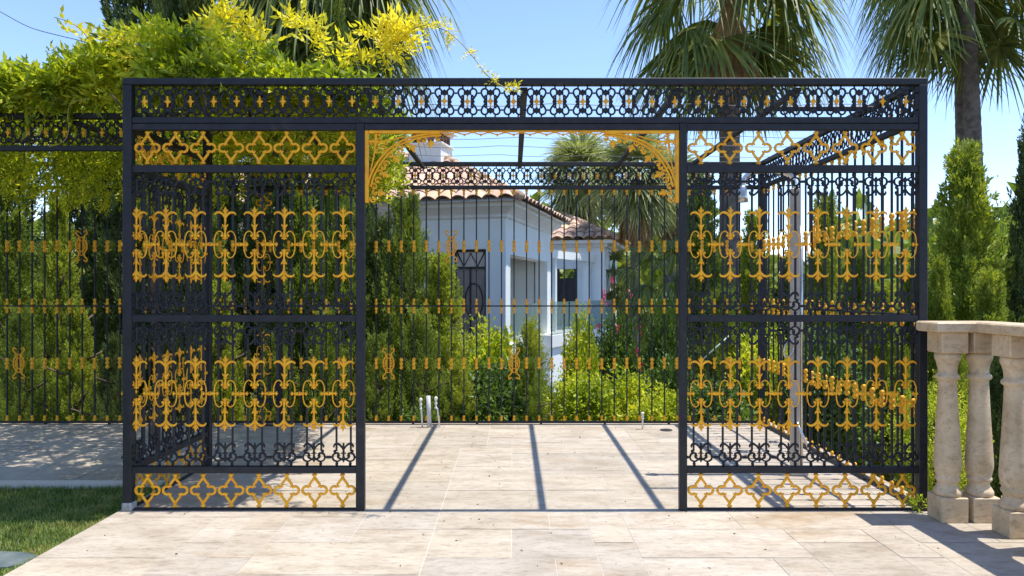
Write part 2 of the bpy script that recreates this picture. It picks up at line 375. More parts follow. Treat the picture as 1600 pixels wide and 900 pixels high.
def m_rosette(gold):
    mb = MB()
    mb.tube([(0, 0, k*PX) for k in (-8.8, -7.6, -6, -4.6, -2, 0, 2, 4.6, 6, 7.6, 8.8)], [r*PX for r in (.5, 1.7, 1.1, 1.6, 2.6, 3.4, 2.6, 1.6, 1.1, 1.7, .5)], 6, .7)
    mb.tube([(k*PX, 0, 0) for k in (-5.4, -3, 0, 3, 5.4)], [r*PX for r in (.5, 1.9, 3, 1.9, .5)], 6, .7)
    return mb.mesh('gold_rosette', gold)
ME_Q, ME_FL, ME_SC, ME_FR, ME_RO, ME_RO2 = m_quatrefoil(), m_fleur(), m_scroll(), m_frieze(IRON), m_rosette(GOLD), m_rosette(GOLD2)
def bar_mesh(z0, z1, w=.0125, mat=IRON, name='bar'):
    mb = MB(); mb.box(-w/2, w/2, -w/2, w/2, z0, z1); return mb.mesh(name, mat)

# z levels
Z_TOP = (2.424, 2.462); Z_R2 = (2.206, 2.241); Z_P = (2.168, 2.2035); Z_A = (1.926, 1.968); Z_MID = (1.075, 1.115); Z_B = (.214, .252)
ORN = [((1.926+1.115)/2-.003, 1.926, 1.115), ((1.075+.252)/2+.003, 1.075, .252)]
BARU = {}
def fill_panel(root, wd, nq, fl, stile=(0, 0)):
    """lattice panel in local xz: wd wide; nq quatrefoils; fl = x of the fleur columns"""
    a, b = stile
    for z0, z1, h in [(*z, .018) for z in (Z_P, Z_A, Z_MID, Z_B)]+[(.001, .013, .012)]:
        fr = MB(); fr.bbox(a, wd-b, -h, h, z0, z1, .002); part('rail', fr, IRON, root)
    for q0, q1 in ((0, a), (wd-b, wd)):
        if q1 > q0: fr = MB(); fr.bbox(q0, q1, -.022, .022, 0, 2.2045); part('stile', fr, IRON, root)
    ww = wd-a-b; pq = ww/nq
    for k in range(nq):
        for z in (.1135, 2.068):
            put('quatrefoil', ME_Q, root, (a+pq*(k+.5), rng.uniform(-.002, .002), z), (0, rng.uniform(-.012, .012), 0), (min(1., pq/(43.6*PX)), 1, 1 if z < 1 else .985))
    for x in fl:
        for (zc, zt, zb) in ORN:
            put('fleur_ornament', ME_FL, root, (x, -.004, zc), (0, rng.uniform(-.012, .012), 0))
            put('scrollwork', ME_SC, root, (x, 0, zb))
            put('scrollwork', ME_SC, root, (x, 0, zt), (0, math.pi, 0))
            for s in (-1, 1):
                for up in (1, 0):
                    key = (up, zt)
                    if key not in BARU:
                        mb = MB(); h = .005
                        z0, z1 = (zc+.080, zt-.085) if up else (zb+.085, zc-.080)
                        mb.box(-h, h, -h, h, z0, z1); zb_ = z0 if up else z1
                        mb.ball((0, 0, zb_), .009)
                        BARU[key] = mb.mesh('bar', IRON)
                    put('bar', BARU[key], root, (x+s*11.2*PX, .004, 0))

# ------------------------------------------------------------------ pavilion frame
XP0, XP1 = -2.215, 2.357   # outer faces of corner posts
YB = 2.67
pav = thing('iron_pavilion', 'black iron garden pavilion frame with posts, roof bars and gold starred friezes', 'pavilion', (0, 0, 0))
for x0, x1, y0, y1 in ((XP0, XP0+.05, -.025, .025), (XP1-.048, XP1, -.025, .025), (XP0, XP0+.05, YB-.05, YB-.002), (XP1-.048, XP1, YB-.05, YB-.002), (XP0, XP0+.05, 1.03, 1.08)):
    p = MB(); p.bbox(x0, x1, y0, y1, 0, Z_R2[0]-.0005 if 0 else 2.4235); part('post', p, IRON, pav)
def frieze(parent, p0, p1, n, mats=(IRON, ME_FR, ME_RO), ends=(.05, .05)):
    """horizontal frieze between two plan points; rails, scroll units and rosettes"""
    p0, p1 = Vector((*p0, 0)), Vector((*p1, 0)); L = (p1-p0).length; a = math.atan2(p1.y-p0.y, p1.x-p0.x)
    fr = MB()
    fr.bbox(0, L, -.024, .024, *Z_TOP); fr.bbox(ends[0]+.001, L-ends[1]-.001, -.02, .02, *Z_R2)
    f = part('frieze', fr, mats[0], parent, loc=p0, rot=(0, 0, a))
    for k in range(n):
        x = ends[0]+(L-ends[0]-ends[1])*(k+.5)/n; sc = (L-ends[0]-ends[1])/n/(35.3*PX)
        put('scrollwork', mats[1], f, (x, 0, 2.3325), (0, 0, 0), (sc, 1, 1))
        put('gold_rosette', mats[2], f, (x, -.006, 2.3325+rng.uniform(-.002, .002)), (0, rng.uniform(-.05, .05), 0))
    return f
frieze(pav, (XP0, 0), (XP1, 0), 34)
frieze(pav, (XP0+.05, YB-.026), (XP1-.048, YB-.026), 34, (IRON_DUST, ME_FR, ME_RO2), (0, 0))
frieze(pav, (XP1-.024, .0245), (XP1-.024, YB-.052), 20, ends=(0, 0))
for x in (-1.52, -.84, .066, .96, 1.64):
    rb = MB(); rb.bbox(x-.02, x+.02, .0245, YB-.0515, 2.395, 2.4225); part('roof_beam', rb, IRON_DUST, pav)
cb = MB(); cb.bbox(1.661, XP1-.05, .45, .48, 2.396, 2.4215); part('cross_beam', cb, IRON, pav)
for y in (.42, .9, 1.35, 1.72, 2.1):
    wr = MB(); P = []
    for k in range(25):
        t = k/24; x = XP0+.06+(XP1-XP0-.12)*t; P.append((x, y+.01*math.sin(9*t+y), 2.428-.02*abs(math.sin(t*math.pi*5.2+y))-.008*math.sin(3*t+y*5)))
    wr.tube(P, .0022, 5); part('roof_wire', wr, WIRE, pav)

m = MB(); m.bbox(XP0-.006, XP0+.056, -.031, .031, .0, .05, .008); part('post_foot', m, paint('chipped_grey', (.16, .17, .17), (.42, .42, .40), 30, .8), pav)
# front lattice panels
wl = -.844-(XP0+.05)
lp = thing('lattice_panel', 'gold and black iron lattice panel left of the opening, beneath the vine', 'iron panel', (XP0+.0505, 0, 0), group='iron lattice panels')
fill_panel(lp, wl, 8, [wl-.048-.074-k*.1688 for k in range(8)], (0, .048))
wr_ = (XP1-.0485)-.95
rp = thing('lattice_panel', 'gold and black iron lattice panel right of the opening, in front of the shower', 'iron panel', (.95, 0, 0), group='iron lattice panels')
fill_panel(rp, wr_, 8, [.042+.083+k*.1666 for k in range(8)], (.042, 0))
sp = thing('lattice_panel', 'side iron lattice panel receding behind the left front panel', 'iron panel', (XP0+.025, .0285, 0), math.pi/2, group='iron lattice panels')
fill_panel(sp, 1.0, 6, [.084+k*.1665 for k in range(6)])
npn = thing('lattice_panel', 'narrow one-column gold lattice panel at the far left corner post', 'iron panel', (-2.395, YB-.12, 0), group='iron lattice panels')
fill_panel(npn, .178, 1, [.089], (0, 0))

# corner brackets and valance of the opening
def bracket():
    out = {}
    mb = MB()
    mb.bbox(0, 6*PX, -.012, .012, -113*PX, 0); mb.bbox(6.05*PX, 117*PX, -.012, .012, -4.6*PX, 0)
    out['bracket_frame'] = mb
    arc = [(4, -100), (5, -85), (9, -70), (19.5, -50), (34.5, -32), (52, -19), (73, -10.5), (94, -6), (117, -4)]
    mb = MB(); stroke(mb, arc, [1.9]*9, 4, 6, 1.3)
    stroke(mb, [(x+2.2+.02*(117-x), z-3.2) for x, z in arc[1:]], [1.6]*8, 4, 6, 1.3); out['arch_rib'] = mb
    mb = MB()
    def leafdrop(x, z, ang, s=1.):
        d = (math.cos(ang), math.sin(ang)); n_ = (-d[1], d[0])
        pts = [(x+d[0]*t*s, z+d[1]*t*s) for t in (-5, -2, 0, 3, 6, 9)]
        stroke(mb, pts, [.8*s, 2.2*s, 3.6*s, 3.8*s, 2.6*s, .4*s], 3, 6, .6)
        for q in (-1, 1):
            stroke(mb, [(x-d[0]*3*s, z-d[1]*3*s), (x+n_[0]*q*4*s, z+n_[1]*q*4*s), (x+d[0]*3*s+n_[0]*q*5.4*s, z+d[1]*3*s+n_[1]*q*5.4*s)], [1.4*s, 1.6*s, .5*s], 3, 6, .7)
    def curl(x, z, r, a0, q=1):
        pts = []
        for k in range(9):
            t = k/8; rr = r*(1-.62*t); an = a0+q*t*5.2; pts.append((x+rr*math.cos(an), z+rr*math.sin(an)))
        stroke(mb, pts, [1.5, 1.4, 1.3, 1.4, 1.8], 2, 6, .8); mb.ball((x*PX, 0, z*PX), 1.6*PX)
    for x, z, an in ((103, -19, -1.57), (74, -26, -1.2), (48, -43, -.95), (31, -68, -.6), (24, -97, -.2)):
        leafdrop(x, z, an)
    for x, z, r, a0, q in ((92, -15, 5, 2.2, -1), (114, -13, 4.5, 1.2, 1), (85, -17, 4, .8, 1), (66, -20.5, 5.4, 2.4, -1), (59, -29, 4.6, .4, 1), (54, -33, 4, .7, -1), (40, -39, 5, 2.6, -1), (33, -52, 5.2, .3, 1),
                           (28, -58, 4, 1., -1), (24, -66, 4.6, 2.8, -1), (20, -78, 5.6, .3, 1), (14, -88, 6, 3.0, -1), (13, -107, 6, 2.6, 1), (16, -97, 4.5, 2., 1)):
        curl(x, z, r, a0, q)
    out['leaf_scroll'] = mb
    mb2 = MB(); mb = mb2
    def curl2(x, z, r, a0, q):
        pts = []
        for k in range(9):
            t = k/8; rr = r*(1-.6*t); an = a0+q*t*5.2; pts.append((x+rr*math.cos(an), z+rr*math.sin(an)))
        stroke(mb2, pts, [1.2, 1.1, 1.1, 1.2, 1.5], 2, 6, .8)
    stroke(mb2, [(17, -5), (17, -12), (16, -22), (14, -40), (8.5, -64)], [2.6, 2.2, 1.6, 1.3, 1.1], 3)
    stroke(mb2, [(6, -17), (14, -17), (24, -17), (42, -14.5), (64, -8.5)], [2.4, 2.2, 1.5, 1.3, 1.1], 3)
    for a_ in ((11, -19, 4.6, 0, 1), (20, -11, 4.6, 2, -1), (25, -23, 6, 1, 1), (30, -29, 5, 2.4, -1), (21, -31, 4.4, 0, -1), (33, -19, 4, 2, 1)): curl2(*a_)
    mb2.ball((17*PX, 0, -17*PX), 4.2*PX, .7); out['corner_scroll'] = mb2
    return out
zt = 2.2035-.0362
for x, sx, lab in ((-.8435, 1, 'gold openwork corner bracket at the left of the opening'), (.9495, -1, 'gold openwork corner bracket at the right of the opening')):
    r_ = thing('corner_bracket', lab, 'bracket', (x, 0, Z_R2[0]-.0385), group='gold corner brackets')
    for nm, mb in bracket().items():
        m2 = MB(); m2.v = [(p[0]*sx, p[1], p[2]) for p in mb.v]; m2.f = mb.f if sx > 0 else [f[::-1] for f in mb.f]; m2.sm = mb.sm
        part(nm, m2, GOLD, r_)
# beam closing the top of the opening
ob = MB(); ob.bbox(-.8435, .9495, -.018, .018, Z_P[0], Z_P[1]); part('lintel', ob, IRON, pav)
va = MB(); x0 = -.8435+117*PX; x1 = .9495-117*PX; nv = 10; dx = (x1-x0)/nv
va.box(x0, x1, -.006, .006, -.009, -.0005)
for k in range(nv):
    P = [(x0+dx*(k+t), 0, -.006-.016*math.sin(math.pi*t)**.8) for t in np.linspace(0, 1, 11)]
    va.tube(P, .0038, 5)
    va.ball((x0+dx*(k+.5), 0, -.026), .007); va.ball((x0+dx*k, 0, -.012), .006)
tag(part('valance', va, GOLD2, None, loc=(0, 0, Z_P[0]-.0005)), 'thin gold scalloped trim under the lintel between the corner brackets', 'trim')

# ------------------------------------------------------------------ bar fences
def lobes(z0, z1, n, r0=.009, r1=.0172, taper=0):
    mb = MB(); pts = []; rs = []; N_ = n*5
    for k in range(N_+1):
        t = k/N_; z = z0+(z1-z0)*t; r = r0+(r1-r0)*abs(math.sin(math.pi*n*t))**.7
        if taper: r *= 1-.3*(t if taper > 0 else 1-t)
        pts.append((0, 0, z)); rs.append(r)
    mb.tube(pts, rs, 8); return mb
FB = (.031, 1.111, 2.227)
COL_RING = lobes(-.055, .055, 3).mesh('ring_collar', GOLD2)
COL_BOT = lobes(0, .055, 2, .009, .0165, 1).mesh('end_collar', GOLD2)
COL_TOP = lobes(-.055, 0, 2, .009, .0165, -1).mesh('end_collar', GOLD2)
COL_UP = lobes(.007, .072, 2, .008, .0155, 1).mesh('rail_collar', GOLD2)
COL_DN = lobes(-.072, -.007, 2, .008, .0155, -1).mesh('rail_collar', GOLD2)
FBAR = {}
def m_lyre():
    mb = MB(); U = 1/165.7
    for s in (-1, 1):
        stroke(mb, [(s*4, 22), (s*7.5, 24), (s*8.4, 19.5), (s*4.5, 15.5), (s*4.5, 10.5), (s*7.8, 5), (s*8.2, 0), (s*7.8, -5), (s*4.5, -10.5), (s*4.5, -15.5), (s*8.4, -19.5), (s*7.5, -24), (s*4, -22)], .75+.45, 4, 6, 1, U)
        stroke(mb, [(s*2.4, 14), (s*2.6, 0), (s*2.4, -14)], 1.0, 3, 6, 1, U)
        stroke(mb, [(s*2.6, 5), (s*5.2, 4), (s*5.2, 1), (s*3, 0), (s*5.2, -1), (s*5.2, -4), (s*2.6, -5)], 1.0, 3, 6, 1, U)
        mb.ball((s*4.2*U, 0, 22*U), 1.2*U); mb.ball((s*4.2*U, 0, -22*U), 1.2*U)
    for z in (14, -14, 8, -8): mb.tube([(-4*U, 0, z*U), (4*U, 0, z*U)], .8*U, 6)
    return mb.mesh('lyre_ornament', GOLD2)
LYRE = m_lyre()
def bar_fence(root, L, n, off=.5, up=(), low=(), mat=IRON):
    """upright bars with gold collars, local +x; n bars"""
    r = MB(); r.bbox(0, L, -.012, .012, FB[1]-.006, FB[1]+.006, .002); part('mid_rail', r, mat, root)
    r = MB(); r.bbox(0, L, -.016, .016, .012, .031)
    for k in range(int(L/.6)+1): r.box(min(.02+k*.6, L-.03), min(.02+k*.6, L-.03)+.02, -.008, .008, .0, .0115)
    part('base_rail', r, mat, root)
    for k in range(n):
        x = L*(k+off)/n
        if mat not in FBAR: FBAR[mat] = bar_mesh(FB[0]+.0005, FB[2]-.022, .0115, mat)
        b = put('bar', FBAR[mat], root, (x, rng.uniform(-.001, .001), 0), (0, 0, 0))
        put('end_collar', COL_BOT, b, (0, 0, FB[0])); put('end_collar', COL_TOP, b, (0, 0, FB[2]-.021))
        put('rail_collar', COL_UP, b, (0, 0, FB[1])); put('rail_collar', COL_DN, b, (0, 0, FB[1]))
        for z, ex in ((1.672, up), (.574, low)):
            if k in ex: put('lyre_ornament', LYRE, b, (0, -.012, z))
            else: put('ring_collar', COL_RING, b, (0, 0, z+rng.uniform(-.004, .004)))
yb = YB-.026
x0 = XP0+.051; L = (XP1-.049)-x0
fb = thing('bar_fence', 'long black bar fence with gold collars across the back of the pavilion', 'iron fence', (x0, yb, 0), group='iron bar fences')
nb = 38; pitch = L/nb
def nearest(u): return int(round(((u-CU)*(yb+D0)/F-x0)/pitch-.5))
bar_fence(fb, L, nb, .5, (nearest(700),), (nearest(600), nearest(795)))
LL = 4.0
fl_ = thing('bar_fence', 'black bar fence with gold collars behind the vine terrace on the left', 'iron fence', (XP0-.003-LL, yb, 0), group='iron bar fences')
def nl(u): return int(round(((u-CU)*(yb+D0)/F-(XP0-.003-LL))/(LL/34)-.5))
bar_fence(fl_, LL, 34, .5, (nl(138),), (nl(37),))
fr_ = thing('bar_fence', 'black bar fence with gold collars receding along the right side', 'iron fence', (XP1-.024, .026, 0), math.pi/2, group='iron bar fences')
bar_fence(fr_, YB-.08, 22, .5, (12,), (15,))
# left vine pergola frame
pg = thing('pergola_frame', 'black scrolled frieze of the vine pergola on the left, half hidden by leaves', 'pergola', (0, 0, 0))
frieze(pg, (-6.6, .8), (XP0-.002, .8), 34, (IRON, ME_FR, ME_RO2), (.01, .002))
frieze(pg, (-6.2, yb), (XP0-.002, yb), 31, (IRON, ME_FR, ME_RO2), (.01, .002))
for x in (-6.0, -5.0, -4.0, -3.0):
    rb = MB(); rb.bbox(x-.02, x+.02, .8245, yb-.0245, 2.395, 2.4225); part('roof_beam', rb, IRON, pg)
for y in (.8, 2.644):
    p = MB(); p.bbox(-6.651, -6.601, y-.025, y+.025, 0, 2.462); part('post', p, IRON, pg)

# ------------------------------------------------------------------ stone balustrade
bal = thing('stone_balustrade', 'carved beige stone balustrade with plump turned balusters at the right edge', 'balustrade', (2.45, -.23, 0))
def baluster():
    mb = MB()
    mb.bbox(-.072, .072, -.072, .072, 0, .136, .005)
    mb.lathe([(.066, .1365), (.070, .15), (.069, .162), (.064, .17), (.052, .19), (.050, .205), (.055, .213), (.062, .222), (.062, .232), (.056, .24), (.061, .255), (.068, .29), (.069, .32), (.066, .37),
              (.060, .47), (.054, .58), (.049, .68), (.046, .75), (.047, .765), (.058, .772), (.061, .782), (.058, .792), (.048, .80), (.047, .82), (.051, .845), (.057, .868), (.064, .88), (.065, .895), (.062, .914)], 28)
    mb.bbox(-.072, .072, -.072, .072, .9145, 1.0285, .005)
    return mb.mesh('baluster', BALU)
MEB = baluster()
for i, (x, y) in enumerate(((2.383, -.165), (2.556, -.165), (2.576, -.414), (2.576, -.664), (2.576, -.914), (2.576, -1.164))):
    put('baluster', MEB, bal, (x-2.45, y+.23, 0), (0, 0, [0, math.pi/2, math.pi, 0, math.pi/2, 0][i]))
rl = MB()
out = [(2.268, -.268), (2.474, -.268), (2.474, -3.2), (2.678, -3.2), (2.678, -.14), (2.645, -.08), (2.58, -.062), (2.268, -.062)]
def slab(mb, poly, z0, z1, ch=.008):
    n = len(poly); cx = sum(p[0] for p in poly)/n; cy = sum(p[1] for p in poly)/n
    P = [Vector((x-2.45, y+.23)) for x, y in poly]
    def inset(d):
        o = []
        for i in range(n):
            a, b, c = P[i-1], P[i], P[(i+1) % n]
            e1 = (b-a).normalized(); e2 = (c-b).normalized(); n1_ = Vector((-e1.y, e1.x)); n2_ = Vector((-e2.y, e2.x))
            m_ = (n1_+n2_); m_ = m_/max(m_.dot(n1_), .2); o.append(b+m_*d)
        return o
    A, B = inset(ch), P
    rings = [[(p.x, p.y, z0) for p in A], [(p.x, p.y, z0+ch) for p in B], [(p.x, p.y, z1-ch) for p in B], [(p.x, p.y, z1) for p in A]]
    vs = sum(rings, []); fs = []
    for r in range(3):
        for i in range(n): fs.append((r*n+i, r*n+(i+1) % n, (r+1)*n+(i+1) % n, (r+1)*n+i))
    fs += [tuple(range(n))[::-1], tuple(3*n+i for i in range(n))]; mb.add(vs, fs)
slab(rl, out, 1.029, 1.084)
part('handrail', rl, BALU, bal)

# ------------------------------------------------------------------ outdoor shower
sh = thing('garden_shower', 'beige outdoor shower column with curved chrome head behind the right lattice panel', 'shower', (1.925, .80, 0))
m = MB(); m.bbox(-.026, .026, -.022, .022, .03, 1.95); part('column', m, SHOWERC, sh)
m = MB(); m.bbox(-.045, .075, -.05, .05, .001, .03); part('base', m, SHOWERC, sh)
m = MB(); P = smooth_path([(.0, 0, 1.9), (-.005, 0, 1.99), (-.05, 0, 2.05), (-.17, 0, 2.075), (-.29, 0, 2.06), (-.345, 0, 2.01), (-.355, 0, 1.96)], 4); m.tube(P, .02, 8); part('arm', m, CHROME, sh)
m = MB(); m.lathe([(.018, 1.97), (.028, 1.955), (.032, 1.90), (.038, 1.86), (.034, 1.858)], 16, -.357, 0); part('shower_head', m, CHROME, sh)
m = MB(); m.tube([(.045, .0, .03), (.045, 0, 1.0), (.045, 0, 1.7)], .011, 8); part('pipe', m, CHROME, sh)
m = MB(); m.tube([(-.05+.035*math.cos(t), -.03, .86+.055*math.sin(t)+.02*math.cos(t)) for t in np.linspace(0, 2*math.pi, 17)[:-1]], .007, 6, 1, True); part('hose_loop', m, CHROME, sh)
m = MB(); m.tube([(.0, -.035, .36), (.05, -.05, .24), (.10, -.06, .13)], .009, 6); part('foot_tap_lever', m, CHROME, sh)

# pipes by the back fence
def pipe(u, v0, v1, Z, r, lean, mat, label, tap=True):
    p = at(u, v1, Z); p.z = 0; h = (v1-v0)*Z/F
    o = thing('water_pipe', label, 'pipe', p, group='pipes sticking out of the paving')
    m = MB(); m.tube([(0, 0, 0), (lean*.6, 0, h*.6), (lean, 0, h*(.62 if tap else 1))], r, 10); part('pipe', m, mat, o)
    if tap:
        m = MB(); z0 = h*.6
        m.tube([(lean, 0, z0+t*h*.4) for t in (0, .05, .12, .16, .3, .36, .5, .55, .7, .75, .9, 1)], [r*k for k in (1.2, 1.7, 1.7, 1.1, 1.1, 1.6, 1.6, 1.1, 1.2, 2, 2, .8)], 10); part('tap', m, PVCW, o)
pipe(660, 618, 664, 6.60, .008, -.015, PVCW, 'thin white water pipe with tap left of the thick grey pipe')
pipe(671, 615, 664, 6.60, .021, -.012, PVC, 'thick grey plastic pipe standing by the back fence', False)
pipe(687, 616, 664, 6.60, .008, -.035, PVCW, 'thin white leaning water pipe right of the thick grey pipe')
pipe(1004, 640, 667, 6.5, .008, 0, PVCW, 'short white tap pipe standing alone near the right of the back fence')
dr = MB(); p = at(1041, 671, 6.45); dr.lathe([(.055, .002), (.055, .006), (.05, .0075)], 20, p.x, p.y)
tag(part('floor_drain', dr, IRON_DUST), 'small round dark drain cover in the paving near the back fence', 'drain')
fs = MB(); n = 14
rr = [.78+.44*rng.random() for _ in range(n)]
pts = [(-2.56+.26*rr[k]*math.cos(2*math.pi*k/n), -.64+.11*rr[k]*math.sin(2*math.pi*k/n)) for k in range(n)]
fs.add([(x, y, -.062) for x, y in pts]+[(x, y, -.040) for x, y in pts]+[(-2.56+(x+2.56)*.9, -.64+(y+.64)*.9, -.034) for x, y in pts],
       [(k, (k+1) % n, n+(k+1) % n, n+k) for k in range(n)]+[(n+k, n+(k+1) % n, 2*n+(k+1) % n, 2*n+k) for k in range(n)]+[tuple(2*n+k for k in range(n))])
tag(part('stepping_stone', fs, paint('grey_green_stone', (.06, .085, .085), (.17, .20, .19), 7, .7)), 'flat grey green stone slab lying in the lawn beside the path', 'stone')

# ------------------------------------------------------------------ house
HA = math.radians(-14.6)
hs = thing('villa', 'white villa with clay tile roof, chimney and cornice seen through the opening', 'house', (-.144, 14.7-D0, 0), HA)
def hpart(name, mat, fn, parent=hs):
    m = MB(); fn(m); return part(name, m, mat, parent)
FZ = .15
def walls(m):
    m.box(-8.6, -1.12, 0, .28, -3, 2.9); m.box(-1.1195, -.42, 0, .28, 2.12, 2.9); m.box(-.4195, 0, 0, .38, -3, 2.9); m.box(-1.1195, -.42, 0, .28, -3, FZ)
    m.box(-.35, -.002, .3805, 4.15, 2.02, 2.9); m.box(-.32, 0, 4.1505, 4.6, -3, 2.9)
    m.box(-.3, -.002, .3805, 4.15, -3, FZ-.02)
    m.box(-8.6, -.36, 4.2, 4.5, -3, 2.9); m.box(-8.9, -8.605, 0, 4.5, -3, 2.9)
hpart('wall', WALLW, walls)
def inner(m):
    m.box(-1.9, -1.7, .5, 4.1, FZ, 2.4); m.box(-1.0, -.7, 2.2, 2.5, FZ, 2.4); m.box(-4, -.32, .3, 4.19, 2.45, 2.5); m.box(-4, -.31, .3, 4.19, FZ-.1, FZ)
hpart('inner_wall', WALLP, inner)
def cornice(m):
    prof = [(.004, 2.74), (.04, 2.775), (.045, 2.83), (.10, 2.885), (.19, 2.95), (.24, 2.975), (.245, 3.06), (-.1, 3.061), (-.1, 2.74)]
    vs = []; n = len(prof)
    for k in range(4):
        for d, z in prof: vs.append([(-9.0-d, .9, z), (-9.0-d, -d, z), (d, -d, z), (d, 4.6+d, z)][k])
    m.add(vs, [(k*n+a, k*n+(a+1) % n, (k+1)*n+(a+1) % n, (k+1)*n+a) for k in range(3) for a in range(n)])
hpart('cornice', TRIM, cornice)
wn = hpart('window', DARKF, lambda m: (m.box(-1.118, -1.08, .05, .12, FZ, 2.118), m.box(-.46, -.4215, .05, .12, FZ, 2.118), m.box(-1.0795, -.4605, .05, .12, 2.07, 2.118), m.box(-1.0795, -.4605, .05, .12, 1.72, 1.76), m.box(-.79, -.76, .05, .12, FZ, 1.7195)))
hpart('pane', PANEB, lambda m: (m.box(-1.0795, -.4605, .08, .09, FZ, 1.7195), ), wn)
hpart('pane', WALLP, lambda m: (m.box(-1.0795, -.4605, .08, .09, 1.7605, 2.0695), ), wn)
hpart('zigzag_grille', DARKF, lambda m: m.tube([(-1.07, .07, 2.06), (-.92, .07, 1.77), (-.77, .07, 2.04), (-.62, .07, 1.77), (-.47, .07, 2.06)], .016, 6), wn)
hpart('ring', DARKF, lambda m: m.tube([(-.70+.19*math.cos(t), .068, 1.05+.36*math.sin(t)) for t in np.linspace(0, 2*math.pi, 25)[:-1]], .014, 6, 1, True), wn)
hpart('side_opening', PANEB, lambda m: m.box(-1.72, -1.14, -.012, -.004, FZ, 2.0))
hpart('pilaster', TRIM, lambda m: (m.box(-1.36, -1.15, -.05, -.002, -1, 2.1), m.box(-1.95, -1.74, -.05, -.002, -1, 2.1)))
def tile_roof(mb_list, e0, e1, up0, up1, per=.33):
    """corrugated tile plane over quad e0-e1 (eave) to up0-up1 (top)"""
    e0, e1, up0, up1 = map(Vector, (e0, e1, up0, up1)); ed = (e1-e0); L = ed.length; ed.normalize()
    sd = (up0-e0) - ed*((up0-e0).dot(ed)); S = sd.length; sd.normalize(); nn = ed.cross(sd).normalized()
    if nn.z < 0: nn = -nn
    a0 = (up0-e0).dot(ed); a1 = (up1-e0).dot(ed)
    V, Q, T = mb_list; sub = 8; nc = int(L/per*sub); rows = max(2, int(S/.36))
    tones = {}
    def smax(x):
        s = S
        if a0 > 1e-4: s = min(s, S*x/a0)
        if a1 < L-1e-4: s = min(s, S*(L-x)/(L-a1))
        return max(s, 0)
    def h(x, s):
        p = (x/per) % 1
        return .062*(abs(math.sin(math.pi*p))**.55) + .018*(1-((s/.36) % 1))
    for c in range(nc):
        xa, xb = L*c/nc, L*(c+1)/nc
        for r in range(rows):
            sa, sb = S*r/rows, S*(r+1)/rows
            if min(smax(xa), smax(xb)) <= sa and max(smax(xa), smax(xb)) <= sa+.02: continue
            o = len(V)
            for (x, s, f) in ((xa, sa, 0), (xb, sa, 0), (xb, sb, 1), (xa, sb, 1)):
                ss = min(s, max(smax(x), 0)); hh_ = .095*(abs(math.sin(math.pi*((x/per) % 1)))**.6) + (.022 if f == 0 else 0.)
                V.append(tuple(e0+ed*x+sd*ss+nn*hh_))
            Q.append((o, o+1, o+2, o+3)); key = (int((x+.0001)/per), r, round(e0.x, 2))
            if key not in tones:
                t = rng.uniform(.75, 1.2); tones[key] = (t*rng.uniform(.95, 1.1), t*rng.uniform(.9, 1.05), t*rng.uniform(.85, 1.05))
            T.append(tones[key])
        # front lip of the eave
        o = len(V)
        for x in (xa, xb):
            hh_ = .095*(abs(math.sin(math.pi*((x/per) % 1)))**.6)+.022
            V.append(tuple(e0+ed*x+nn*hh_)); V.append(tuple(e0+ed*x+nn*(hh_-.022 if (hh_ > .03) else hh_-.02)))
        Q.append((o+1, o+3, o+2, o)); T.append((.8, .75, .7))
def roof_obj(planes, hips, parent=hs):
    ml = ([], [], [])
    for p in planes: tile_roof(ml, *p)
    ro = put('roof', np_mesh('roof', np.array(ml[0]), np.array(ml[1]), TILE, np.array(ml[2])), parent)
    for a, b in hips:
        a, b = Vector(a), Vector(b); m = MB(); n = int((b-a).length/.33)
        for k in range(n):
            p, q = a.lerp(b, k/n), a.lerp(b, (k+1.12)/n); m.tube([p+Vector((0, 0, .05)), q+Vector((0, 0, .03))], [.105, .085], 8)
        me = m.mesh('ridge_tiles', TILE); at_ = me.attributes.new('tone', 'FLOAT_COLOR', 'FACE')
        cols = []; 
        for k in range(n):
            t = rng.uniform(.85, 1.2); cols += [t, t*.97, t*.93, 1]*(len(me.polygons)//n)
        at_.data.foreach_set('color', cols); put('ridge_tiles', me, ro)
    return ro
ez = 3.09; rz = 4.55
E = [(.4, -.4, ez), (-9.3, -.4, ez), (-9.3, 5.1, ez), (.4, 5.1, ez)]; R0, R1 = (-2.35, 2.35, rz), (-6.5, 2.35, rz)
roof_obj([(E[1], E[0], R1, R0), (E[0], E[3], R0, R0), (E[3], E[2], R0, R1), (E[2], E[1], R1, R1)], [(E[0], R0), (E[3], R0), (R0, R1), (E[1], R1), (E[2], R1)])
hpart('roof_deck', TRIM, lambda m: m.add([(x, y, z-.03) for x, y, z in E]+[(R0[0], R0[1], rz-.06), (R1[0], R1[1], rz-.06)], [(1, 0, 4, 5), (0, 3, 4), (3, 2, 5, 4), (2, 1, 5), (0, 1, 2, 3)]))
hpart('solar_panel', SOLAR, lambda m: m.add([(-4.9, .55, 3.62), (-2.9, .55, 3.62), (-2.9, 2.0, 4.45), (-4.9, 2.0, 4.45), (-4.9, .55, 3.58), (-2.9, .55, 3.58), (-2.9, 2.0, 4.41), (-4.9, 2.0, 4.41)], [(0, 1, 2, 3), (7, 6, 5, 4), (0, 4, 5, 1), (1, 5, 6, 2), (2, 6, 7, 3), (3, 7, 4, 0)]) or None)
cx, cy = -2.42, 2.05
ch = hpart('chimney', WALLW, lambda m: (m.box(cx-.40, cx+.40, cy-.4, cy+.4, 3.9, 4.70), m.bbox(cx-.45, cx+.45, cy-.45, cy+.45, 4.7005, 4.75, .01)))
def arc_(m):
    for i in range(4):
        for j in range(4):
            if i in (0, 3) or j in (0, 3): m.box(cx-.36+i*.21, cx-.27+i*.21, cy-.36+j*.21, cy-.27+j*.21, 4.7505, 4.99)
hpart('brick_vent', BRICK, arc_, ch)
